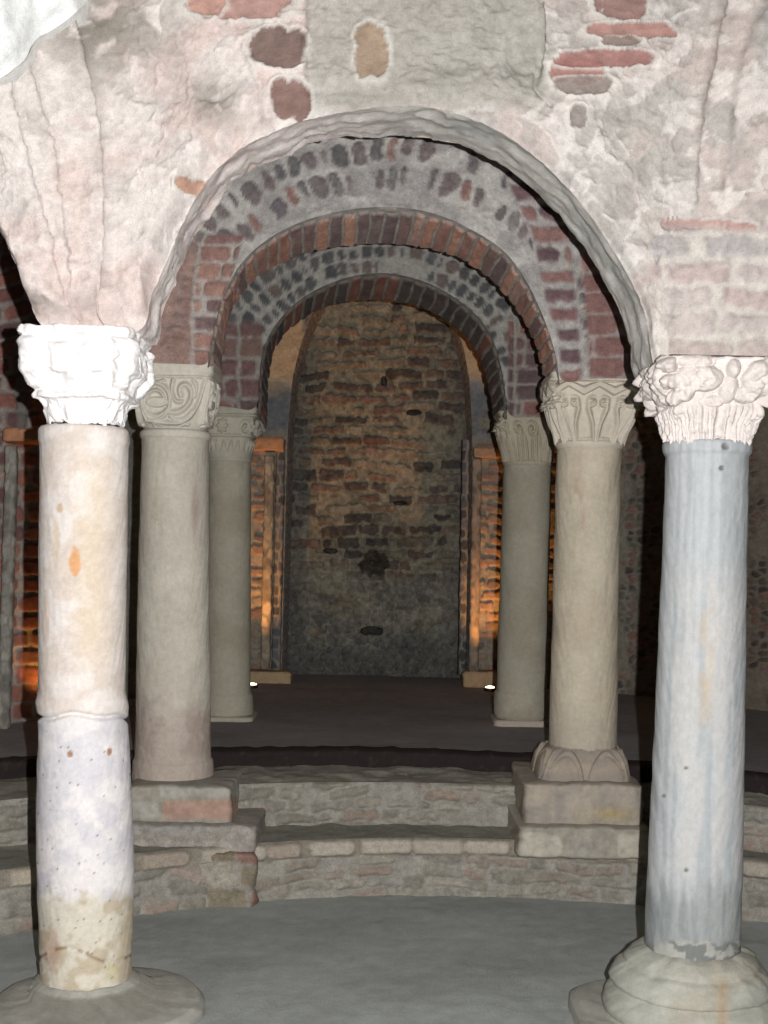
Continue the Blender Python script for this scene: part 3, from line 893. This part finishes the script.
def rel_beast(th, h, px, py):
    a, b = face(th), h
    n = fbm(a * 4 + 7, b * 6, 4, 44)
    flute = .5 + .5 * np.cos(np.abs(a) * 46 + (b * 4) * np.sign(a) * 0 - b * 3 * np.abs(a))
    low = ss(b, .46, .36)
    R = low * (.25 + .2 * flute + .3 * n) * ss(np.abs(a), .02, .14)
    for cx, cy, rx, ry, k in ((-.45, .72, .42, .15, 1.0), (-.75, .62, .25, .16, .9), (.12, .84, .12, .12, 1.0), (.60, .74, .34, .22, 1.25), (.1, .6, .16, .16, .7), (-.5, .92, .3, .08, .7), (.45, .55, .3, .1, .8), (.75, .9, .22, .1, 1.0), (-.15, .45, .2, .06, .5)):
        q = ((a - cx) / rx) ** 2 + ((b - cy) / ry) ** 2 + (n - .5) * 1.0
        R = np.maximum(R, k * np.sqrt(np.clip(1.15 - q, 0, 1)))
    ln = ss(np.abs(a), .80, .9)
    for cy, ry, k in ((.88, .09, 1.3), (.70, .09, 1.5), (.52, .08, 1.2), (.38, .06, .8)):
        R = np.maximum(R, ln * k * np.sqrt(np.clip(1 - ((b - cy) / ry) ** 2, 0, 1)))
    R = R * (.6 + .8 * fbm(a * 9, b * 12, 4, 51))
    return R * .040 + (n - .5) * .024 - .014

def cap_part(parent, rows, Y, rel, colr, astragal, abacus=None, seed=0, n=320, m=150, white=0, tint=None, amt=.10):
    cf = lambda th, h, px, py: stone_col(colr, px, py, seed, amt, 12, tint)
    L = lev(smooth_rows(rows, m), Y)
    o = build('capital', [loft(L, n, cf, rel)], M_stone, parent)
    if astragal:
        L = lev(smooth_rows(astragal, 14), Y)
        build('neck_ring', [loft(L, 96, cf)], M_stone, parent)
    if abacus:
        L = lev(smooth_rows(abacus, 16), Y)
        rg = lambda th, h, px, py: (fbm(px / 8, py / 6, 3, seed + 2) - .5) * .012
        build('abacus', [loft(L, 200, cf, rg)], M_stone, parent)
    return o

def shaft_part(parent, rows, Y, cf, seed=0, rough=.006, mat=None, n=150, m=340, name='shaft', extra=None):
    def hf(th, h, px, py):
        u = th * 3
        # periodic noise around the shaft
        q = fbm(np.cos(th) * 3 + 9, np.sin(th) * 3 + py / 40, 4, seed) + fbm(np.cos(th) * 14 + 9, py / 12 + np.sin(th) * 9, 3, seed + 5) * .4
        H = (fbm(np.cos(th) * 3 + 9, np.sin(th) * 3 + py / 22, 4, seed) - .5) * rough * 1.6 + (fbm(np.cos(th) * 16 + 9, py / 9 + np.sin(th) * 16, 4, seed + 5) - .5) * rough
        if extra is not None: H = H + extra(th, h, px, py)
        return H
    L = lev(smooth_rows(rows, m), Y)
    return build(name, [loft(L, n, cf, hf)], mat or M_stone, parent)

# --- front left column
Y = 4.45
base_l = W(86, 1004, Y)
c1 = thing('column', 'whitish column at the left front made of two stacked drums, on a round slab', 'column', (base_l[0], Y, 0))
joint = lambda th: 717 + 1.6 * np.sin(th * 2 + 1) + 1.8 * np.sin(th * 5)
def col_fl(th, h, px, py):
    one = np.ones(px.shape + (3,))
    n = fbm(px / 20, py / 22, 5, 3)
    C = mix(lin((220, 211, 204)) * one, lin((210, 196, 184)) * one, ss(n, .4, .65))
    C = mix(C, lin((208, 184, 146)) * one, .5 * np.exp(-((px - 96 + (n - .5) * 30) / 18) ** 2) * ss(py, 440, 500) * ss(py, 700, 620))
    low = ss(py, 712, 720)
    C = mix(C, mix(lin((220, 214, 212)) * one, lin((204, 200, 204)) * one, ss(fbm(px / 22, py / 22, 4, 8), .4, .6)), low)
    foot = ss(py + (fbm(px / 12, py / 12, 4, 12) - .5) * 26, 888, 902)
    C = mix(C, mix(lin((206, 198, 180)) * one, lin((188, 174, 148)) * one, ss(fbm(px / 14, py / 14, 4, 13), .45, .65)), foot)
    for x, y, rx, ry, c, k in ((75, 562, 6, 15, (214, 150, 84), .9), (60, 508, 3.5, 5, (196, 158, 110), .7), (56, 540, 4, 22, (206, 180, 140), .5), (70, 754, 3, 3.5, (160, 116, 84), .95), (109, 752, 3, 4, (158, 112, 80), .95),
                             (52, 948, 9, 22, (180, 140, 118), .5), (112, 972, 8, 10, (190, 180, 130), .6), (46, 618, 4, 30, (196, 160, 130), .4)):
        q = ((px - x) / rx) ** 2 + ((py - y) / ry) ** 2 + (fbm(px / 5, py / 5, 3, x) - .5) * 1.0
        C = mix(C, lin(c) * one, k * ss(q, 1.3, .5))
    # pin holes
    m, r, d = cells(px / 9, py / 13, 17, .1)
    C = mix(C, lin((120, 96, 76)) * one, .8 * ss(d, .11, .05) * (r > .62) * ss(py, 720, 740))
    cr = ridge(py - (955 + 7 * np.sin(px / 14)) , 1.6) * ss(fbm(px / 10, py / 40, 2, 5), .35, .5)
    C = mix(C, lin((130, 92, 56)) * one, cr * .8)
    return C * .92 * (.88 + .24 * fbm(px / 3, py / 3, 4, 2))[..., None]
def ext_fl(th, h, px, py):
    j = joint(th)
    return -.020 * ridge(py - j, 2.2) + .004 * ridge(py - j + 14, 6) - .004 * ridge(py - 955 - 7 * np.sin(px / 14), 1.8)
shaft_part(c1, [(428, 84, 42), (431, 84, 44.5), (441, 84.5, 45), (446, 84.5, 43.5), (560, 83, 43), (690, 82, 42.5), (700, 82.5, 44), (716, 83, 44), (730, 83.5, 43.5), (800, 84.5, 46.5), (870, 86, 47.5), (920, 86, 45.5), (1004, 86, 43.5)], Y, col_fl, 3, .003, M_marble, extra=ext_fl)
cap_part(c1, [(335, 86, 55, 9), (349, 88, 55.5, 9), (376, 89, 55, 8), (387, 88, 48, 7), (400, 87, 47, 5), (408, 86, 43, 3.2), (429, 86, 38, 2.2)], Y, rel_worn, (236, 232, 230), None, seed=4, amt=.05)
def disc_col(th, h, px, py): return stone_col((158, 156, 146), px, py, 6, .16, 20)
g0 = G(97, 1014, 0)
ctr = (g0[0], g0[1])
rr_ = .355
L = [(ctr[0], ctr[1], -.02, rr_ + .01, rr_ + .01, 2), (ctr[0], ctr[1], .03, rr_ + .01, rr_, 2), (ctr[0], ctr[1], .052, rr_ - .01, rr_ - .015, 2), (ctr[0], ctr[1], .062, rr_ - .06, rr_ - .06, 2), (ctr[0] - .02, ctr[1] + .03, .066, .22, .22, 2), (base_l[0], Y, .069, .185, .185, 2), (base_l[0], Y, .085, .165, .165, 2)]
o = build('base_slab', [loft(L, 140, disc_col, lambda th, h, px, py: (fbm(np.cos(th) * 4 + 5, np.sin(th) * 4 + h * 3, 4, 3) - .5) * .012, sub=6)], M_stone, c1)
o['label'] = 'grey round mortar slab'

# --- front right column
Y = 4.25
c2 = thing('column', 'bluish white marble column at the right front with beast carved capital', 'column', (W(692, 990, Y)[0], Y, 0))
def col_fr(th, h, px, py):
    one = np.ones(px.shape + (3,))
    cx = 707 - (py - 445) * .03
    u = px - cx
    st = fbm(u / 4.5, py / 160, 4, 3)
    C = mix(lin((182, 186, 187)) * one, lin((168, 173, 175)) * one, ss(st, .4, .65))
    C = mix(C, lin((192, 190, 187)) * one, .7 * ss(fbm(u / 12, py / 90, 3, 5), .4, .6) * ss(py, 540, 620) * ss(py, 900, 860))
    C = mix(C, lin((196, 170, 132)) * one, .55 * np.exp(-((u - 6) / 9) ** 2) * ss(py, 560, 640) * ss(py, 760, 690) * ss(fbm(u / 6, py / 30, 3, 6), .35, .6))
    ft = ss(py + (fbm(u / 5, py / 30, 4, 12) - .5) * 50, 872, 905)
    C = mix(C, mix(lin((156, 160, 158)) * one, lin((136, 142, 141)) * one, ss(fbm(u / 6, py / 70, 4, 14), .4, .6)), ft * .9)
    for x, y, r in ((722, 468, 3), (726, 447, 4), (652, 708, 3), (686, 768, 2), (664, 796, 2), (686, 870, 2.5)):
        C = mix(C, lin((104, 100, 94)) * one, .9 * ss(np.hypot(px - x, py - y), r * 1.2, r * .5))
    m = ss(py + (fbm(px / 9, py / 9, 3, 21) - .5) * 16, 938, 946)
    C = mix(C, mix(lin((176, 174, 164)) * one, lin((116, 118, 114)) * one, ss(fbm(px / 10, py / 6, 3, 8), .45, .55)), m * .8)
    return C * .80 * (.90 + .20 * fbm(px / 3, py / 5, 4, 2))[..., None]
def ext_fr(th, h, px, py):
    return -.012 * ss(np.hypot(px - 722, py - 468), 3, 1) - .014 * ss(np.hypot(px - 726, py - 446), 5, 2) * ss(px, 0, 1)
shaft_part(c2, [(443, 707, 42.5), (446, 707, 44), (453, 707, 43.5), (457, 707, 40.5), (480, 706.5, 40.3), (600, 703, 42), (720, 699.5, 43.5), (860, 695, 46), (930, 692.5, 46.5), (958, 692, 46.5)], Y, col_fr, 5, .003, M_marble, extra=ext_fr)
cap_part(c2, [(364, 711, 60, 9), (378, 711, 58, 8), (395, 710, 54, 6), (408, 709, 49, 4), (422, 708, 44, 2.8), (434, 707, 42, 2.3), (445, 707, 40, 2.0)], Y, rel_beast, (204, 194, 188), None, seed=9, n=420, m=180, amt=.06)
def base_col(th, h, px, py): return mix(stone_col((164, 164, 152), px, py, 8, .14, 18, (150, 136, 112), .35), lin((166, 136, 100)) * np.ones(px.shape + (3,)), .6 * np.exp(-((px - 722) / 5) ** 2) * ss(py, 975, 985))
L = lev(smooth_rows([(945, 692, 45), (948, 692, 54), (953, 692, 62), (958, 691, 66), (960, 691, 65), (963, 691, 71), (970, 691, 76), (978, 690, 79), (982, 690, 79), (984, 690, 76), (986, 690, 78), (994, 690, 84), (1002, 690, 87), (1008, 690, 86), (1010, 690, 82), (1012, 690, 87), (1024, 690, 88)], 60), Y)
o = build('base', [loft(L, 180, base_col, lambda th, h, px, py: (fbm(np.cos(th) * 4 + 5, np.sin(th) * 4 + h * 5, 4, 13) - .5) * .018)], M_stone, c2)
g0 = W(690, 1000, Y); a = .375
zt = .065
L2 = [(g0[0], Y, -.02, a + .01, a + .01, 5.2), (g0[0], Y, zt * .6, a, a, 5.0), (g0[0], Y, zt * .9, a - .02, a - .02, 4.6), (g0[0], Y, zt + .002, a - .05, a - .05, 3.6), (g0[0], Y, zt + .006, a - .10, a - .10, 2.4)]
build('plinth', [loft(L2, 180, base_col, lambda th, h, px, py: (fbm(np.cos(th) * 3 + 2, np.sin(th) * 3 + h * 2, 4, 23) - .5) * .022, sub=6)], M_stone, c2)

# --- middle pair
Y = 6.05
c3 = thing('column', 'beige stone column with vine scroll capital, nearer of the two beige columns on the left', 'column', (W(173, 786, Y)[0], Y, .46))
def col_ml(th, h, px, py):
    C = stone_col((192, 184, 168), px, py, 4, .14, 24, (180, 168, 148), .5)
    one = np.ones(C.shape)
    C = mix(C, lin((158, 134, 126)) * one, .5 * ss(py + (fbm(px / 15, py / 15, 3, 5) - .5) * 60, 680, 720))
    C = mix(C, lin((150, 116, 110)) * one, .6 * np.exp(-(((px - 195) / 4) ** 2 + ((py - 510) / 28) ** 2)))
    C = mix(C, lin((138, 120, 108)) * one, .4 * ss(fbm(px / 14, py / 18, 4, 9), .5, .65) * ss(py, 690, 715) * ss(py, 760, 750))
    return C
shaft_part(c3, [(432, 175.5, 33), (445, 175.5, 33), (560, 174, 35), (680, 173.5, 36.5), (757, 173, 37.5), (760, 173, 39.5), (775, 173, 40.5), (783, 173, 39.5), (790, 173, 37)], Y, col_ml, 14, .004)
cap_part(c3, [(378, 178, 38.5, 8), (384, 178, 38.5, 7), (400, 177, 37.5, 5), (418, 176, 35.5, 3.2), (433, 175.5, 32, 2.2)], Y, rel_vine, (200, 193, 178),
         [(431, 175.5, 32), (433, 175.5, 35), (436, 175.5, 35.5), (439, 175.5, 34.5), (441, 175.5, 32)], [(364, 179, 38, 10), (366, 179, 39.5, 10), (376, 179, 39.5, 10), (380, 178.5, 37, 9)], seed=14)
c4 = thing('column', 'yellowish beige stone column with curled stalk capital and lobed base, at the right', 'column', (W(582, 783, Y)[0], Y, .50))
def col_mr(th, h, px, py):
    C = stone_col((188, 176, 154), px, py, 5, .14, 24, (174, 160, 136), .5); one = np.ones(C.shape)
    C = mix(C, lin((156, 118, 96)) * one, .55 * ss(fbm(px / 6, py / 40, 3, 5), .45, .6) * np.exp(-(((px - 577) / 7) ** 2 + ((py - 510) / 40) ** 2)))
    return mix(C, lin((140, 132, 122)) * one, .4 * ss(py, 700, 750))
shaft_part(c4, [(440, 589.5, 32), (450, 589.5, 32), (480, 588, 32), (600, 585.5, 32.5), (740, 583, 33.5), (760, 582, 34)], Y, col_mr, 24, .004)
cap_part(c4, [(384, 592, 45.5, 8), (392, 592, 45.5, 7), (408, 591, 42, 5), (424, 590.5, 38, 3.5), (436, 590, 34, 2.4), (445, 589.5, 32, 2)], Y, rel_stalk, (196, 186, 168),
         [(442, 589.5, 31), (444, 589.5, 34), (447, 589.5, 34), (450, 589.5, 32)], [(377, 592.5, 45, 10), (379, 592.5, 47, 10), (385, 592.5, 47, 10), (388, 592, 45, 9)], seed=24)
def rel_lobe(th, h, px, py):
    a = face(th); R = 0 * a
    for c in (-.5, .5):
        q = np.hypot((a - c) / .46, (h - .15) / .78)
        R = np.maximum(R, ss(q, 1.02, .95) - .25 * ridge(q - .85, .05))
    R = np.maximum(R, ss(np.abs(a), .9, .97) * ss(h, 1, .85))
    return R * .022 - .010
bc = lambda th, h, px, py: mix(stone_col((160, 146, 128), px, py, 15, .14, 14, (128, 120, 116), .5), lin((120, 114, 116)) * np.ones(px.shape + (3,)), .5 * ss(py, 765, 785))
L = lev(smooth_rows([(742, 582.5, 34, 2.2), (748, 581, 38, 3), (756, 580, 41, 4.5), (770, 579, 43, 7), (786, 578, 44, 9)], 70), Y)
build('base', [loft(L, 260, bc, rel_lobe)], M_stone, c4)

# pedestals under the middle pair
def rough_hf(seed, amp=.02):
    return lambda th, h, px, py: (fbm(px / 16, py / 12, 4, seed) - .5) * amp * 2 + (fbm(np.cos(th) * 5, np.sin(th) * 5 + h, 3, seed) - .5) * amp
def ped_look(rh, bw, seed, palette, mort=(150, 142, 128)):
    def f(th, h, px, py):
        b, r1, r2 = bricks(px, py, rh, bw, seed, .14, .1, .5, wav=.2)
        C = mix(lin(mort) * np.ones(px.shape + (3,)), pal(r1, palette), b)
        return C * (.75 + .5 * fbm(px / 6, py / 6, 4, seed))[..., None]
    return f
def block(x0, x1, yt, yb, Yfront, Yback, power=14, zlow=None, rnd=.012):
    w0, w1 = W(x0, yt, Yfront), W(x1, yt, Yfront)
    zt = w0[2] * .5 + w1[2] * .5; zb = W((x0 + x1) / 2, yb, Yfront)[2] if zlow is None else zlow
    cx, cy = (w0[0] + w1[0]) / 2, (Yfront + Yback) / 2
    ax, ay = (w1[0] - w0[0]) / 2, (Yback - Yfront) / 2
    n = 34
    out = []
    for i in range(n):
        t = i / (n - 1); r = 0
        e = min(t, 1 - t) * (zt - zb)
        r = max(0, rnd - e) ** 2 / rnd if rnd else 0
        out.append((cx, cy, zb + (zt - zb) * t, ax - r, ay - r, power))
    return out
pd = thing('pedestal', 'stepped brick and stone pedestal projecting from the steps under the left beige column', 'pedestal', (W(190, 905, 5.6)[0], 5.9, 0))
build('brick_footing', [loft(block(116, 255, 853, 915, 5.60, 6.3, 16, -.02), 420, ped_look(24, 46, 5, [(150, 130, 98), (128, 112, 84), (160, 150, 132), (150, 110, 92), (136, 124, 98)]), rough_hf(3, .02))], M_brick, pd)
build('stone_course', [loft(block(118, 257, 826, 856, 5.64, 6.3, 16), 420, ped_look(27, 60, 9, [(168, 134, 124), (160, 150, 140), (152, 146, 138)]), rough_hf(5, .012))], M_brick, pd)
build('top_slab', [loft(block(126, 231, 787, 829, 5.72, 6.2, 16), 420, ped_look(21, 70, 14, [(166, 160, 146), (158, 150, 136), (170, 138, 120), (160, 156, 146)]), rough_hf(7, .010))], M_stone, pd)
pd = thing('pedestal', 'pale stone pedestal of two stacked slabs under the right yellowish column', 'pedestal', (W(582, 850, 5.7)[0], 5.95, Z1))
build('lower_slab', [loft(block(519, 652, 828, 858, 5.66, 6.4, 16, Z1 - .03), 420, ped_look(26, 58, 19, [(170, 164, 148), (160, 152, 136), (150, 144, 132)]), rough_hf(13, .010))], M_stone, pd)
build('upper_block', [loft(block(524, 646, 785, 829, 5.74, 6.4, 14), 420, lambda th, h, px, py: mix(stone_col((160, 150, 134), px, py, 25, .2, 14, (120, 116, 116), .5), lin((170, 146, 84)) * np.ones(px.shape + (3,)), .6 * np.exp(-(((px - 612) / 20) ** 2 + ((py - 814) / 6) ** 2))), rough_hf(15, .012))], M_stone, pd)

# --- far pair
Y = 7.7
c5 = thing('column', 'slim grey stone column with star carved capital, behind the vine capital column', 'column', (W(228, 718, Y)[0], Y, ZU))
cg = lambda th, h, px, py: stone_col((164, 158, 138), px, py, 34, .12, 20, (148, 140, 118), .5)
shaft_part(c5, [(455, 229.5, 21), (470, 229.5, 21.5), (600, 228.5, 22), (692, 228, 22.5), (694, 228, 24.5), (700, 228, 25), (712, 228, 25.5), (716, 228, 24)], Y, cg, 34, .003, n=90, m=200)
cap_part(c5, [(415, 232.5, 25.5, 8), (425, 232, 25.5, 6), (436, 231, 24.5, 4), (448, 230, 22.5, 2.6), (459, 229.5, 20.5, 2)], Y, rel_star, (172, 166, 148),
         [(457, 229.5, 20), (459, 229.5, 22.5), (461, 229.5, 22.5), (463, 229.5, 21)], [(409, 233, 26, 9), (411, 233, 27, 9), (415, 233, 27, 9), (417, 232.5, 25, 8)], seed=34, n=240, m=90)
def zrow(cx, z, hw, p, Y):
    return (W(cx, 700, Y)[0], Y, z, hw * Y / F, hw * Y / F, p)
build('plinth', [loft([zrow(228, ZU - .01, 28, 9, Y), zrow(228, ZU + .02, 28, 9, Y), zrow(228, ZU + .027, 26, 9, Y)], 80, cg, sub=4)], M_stone, c5)
c6 = thing('column', 'slim olive grey stone column with leafy capital, beside the right edge of the back niche', 'column', (W(520, 718, Y)[0], Y, ZU))
shaft_part(c6, [(460, 527.5, 23.5), (480, 527, 24), (600, 524, 24.5), (690, 521.5, 25), (692, 521, 26.5), (700, 521, 27), (714, 521, 27), (718, 521, 25)], Y, cg, 44, .003, n=90, m=200)
cap_part(c6, [(417, 524, 28, 8), (428, 524.5, 27.5, 6), (440, 526, 26.5, 4), (452, 527, 24.5, 2.6), (463, 527.5, 23, 2)], Y, rel_leaf, (168, 158, 136),
         [(461, 527.5, 22.5), (463, 527.5, 25), (465, 527.5, 25), (467, 527.5, 23.5)], [(413, 524, 27, 9), (415, 524, 29, 9), (418, 524, 28, 9)], seed=44, n=240, m=90)
build('plinth', [loft([zrow(520, ZU - .01, 28, 9, Y), zrow(520, ZU + .03, 28, 9, Y), zrow(520, ZU + .037, 27, 9, Y)], 80, lambda th, h, px, py: stone_col((176, 160, 146), px, py, 3), sub=4)], M_stone, c6)

# ------------------------------------------------------------------ pilasters, imposts, ledges on the back wall
def pilaster(px0, w, py0, zb, Y, col, label, seed, group=None):
    t = W(px0, py0, Y)
    ax = w / 2 * Y / F
    n = 60
    L = [(t[0], Y, zb + (t[2] - zb) * i / (n - 1), ax, ax * 1.1, 3.2) for i in range(n)]
    def cf(th, h, px, py):
        m, r, _ = cells(px / 9, py / 11, seed, .12)
        return mix(lin((130, 124, 112)) * np.ones(px.shape + (3,)), pal(r, [col, tuple(int(c * .8) for c in col), tuple(min(255, int(c * 1.1)) for c in col)]), m) * (.8 + .4 * fbm(px / 4, py / 4, 3, seed))[..., None]
    o = build('pilaster', [loft(L, 60, cf, lambda th, h, px, py: (fbm(px / 5 + np.cos(th), py / 6, 3, seed) - .5) * .014, sub=2)], M_stone)
    return tag(o, label, 'pilaster', group)
def slab_at(name, x0, x1, y0, y1, Y, depth, col, label, cat, seed, zb=None):
    w0, w1, wb_ = W(x0, y0, Y), W(x1, y0, Y), W((x0 + x1) / 2, y1, Y)
    z1 = (w0[2] + w1[2]) / 2; z0 = wb_[2] if zb is None else zb
    cx = (w0[0] + w1[0]) / 2; ax = (w1[0] - w0[0]) / 2
    L = [(cx, Y + depth / 2, z0 + (z1 - z0) * t, ax - r, depth / 2 - r, 12) for t, r in ((0, .008), (.1, 0), (.5, 0), (.85, 0), (1, .012))]
    o = build(name, [loft(L, 120, lambda th, h, px, py: stone_col(col, px, py, seed, .2, 10), lambda th, h, px, py: (fbm(px / 7, py / 5, 3, seed) - .5) * .02, sub=4)], M_stone)
    return tag(o, label, cat)
pilaster(270, 10, 456, ZU + .10, 9.82, (158, 142, 116), 'narrow pale stone pilaster left of the back niche', 3)
pilaster(281, 9, 440, ZU + .08, 9.88, (92, 92, 94), 'dark slate coloured pilaster on the left edge of the back niche', 4)
pilaster(477, 10, 459, ZU + .10, 9.82, (140, 120, 100), 'narrow rubble pilaster right of the back niche, nearest the olive grey column', 5)
pilaster(466, 8, 440, ZU + .08, 9.88, (88, 88, 92), 'dark slate coloured pilaster on the right edge of the back niche', 6)
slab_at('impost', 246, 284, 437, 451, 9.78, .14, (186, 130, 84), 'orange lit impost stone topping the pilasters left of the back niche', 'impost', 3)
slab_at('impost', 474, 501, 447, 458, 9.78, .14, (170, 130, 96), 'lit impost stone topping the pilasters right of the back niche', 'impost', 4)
slab_at('ledge', 244, 291, 672, 684, 9.68, .26, (170, 146, 110), 'low stone ledge at the foot of the wall left of the back niche', 'ledge', 5, ZU - .01)
slab_at('ledge', 463, 500, 672, 684, 9.68, .26, (170, 140, 104), 'low stone ledge at the foot of the wall right of the back niche', 'ledge', 6, ZU - .01)
pilaster(12, 12, 446, ZU, 7.1, (140, 138, 128), 'grey stone pilaster in the far left bay behind the white column', 7)
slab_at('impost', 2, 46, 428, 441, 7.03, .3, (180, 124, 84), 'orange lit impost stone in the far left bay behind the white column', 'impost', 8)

# ------------------------------------------------------------------ uplights
def uplight(px, py, zf, label, W_=16, aim=(0, .35, 1), col=(1, .42, .10)):
    p = G(px, py, zf)
    t_ = thing('uplight', label, 'lamp', (p[0], p[1], zf), 'floor uplights washing the back walls')
    x, y, z = p
    build('housing', [loft([(x, y, zf - .005, .045, .045, 2), (x, y, zf + .014, .045, .045, 2), (x, y, zf + .018, .038, .038, 2)], 32, (70, 66, 62))], M_metal, t_)
    build('lens', [loft([(x, y, zf + .016, .036, .036, 2), (x, y, zf + .024, .033, .033, 2), (x, y, zf + .030, .015, .015, 2)], 32, (255, 230, 200))], M_glow, t_)
    l = bpy.data.lights.new('uplight_lamp', 'SPOT'); l.energy = W_; l.color = col
    l.spot_size = math.radians(80); l.spot_blend = .8; l.shadow_soft_size = .03
    lo = bpy.data.objects.new('uplight_lamp', l); S.collection.objects.link(lo)
    lo.parent = t_; lo.location = (0, 0, .04)
    lo.rotation_euler = Vector(aim).to_track_quat('-Z', 'Y').to_euler()
uplight(252, 687, ZU + .008, 'small glowing floor uplight left of the back niche beside the slim grey column', 70, (0.02, .30, 1))
uplight(490, 690, ZU + .008, 'small glowing floor uplight right of the back niche beside the olive grey column', 60, (0.02, .30, 1))
uplight(62, 722, ZU + .008, 'floor uplight hidden behind the foot of the white left front column', 13, (-.35, .25, 1))
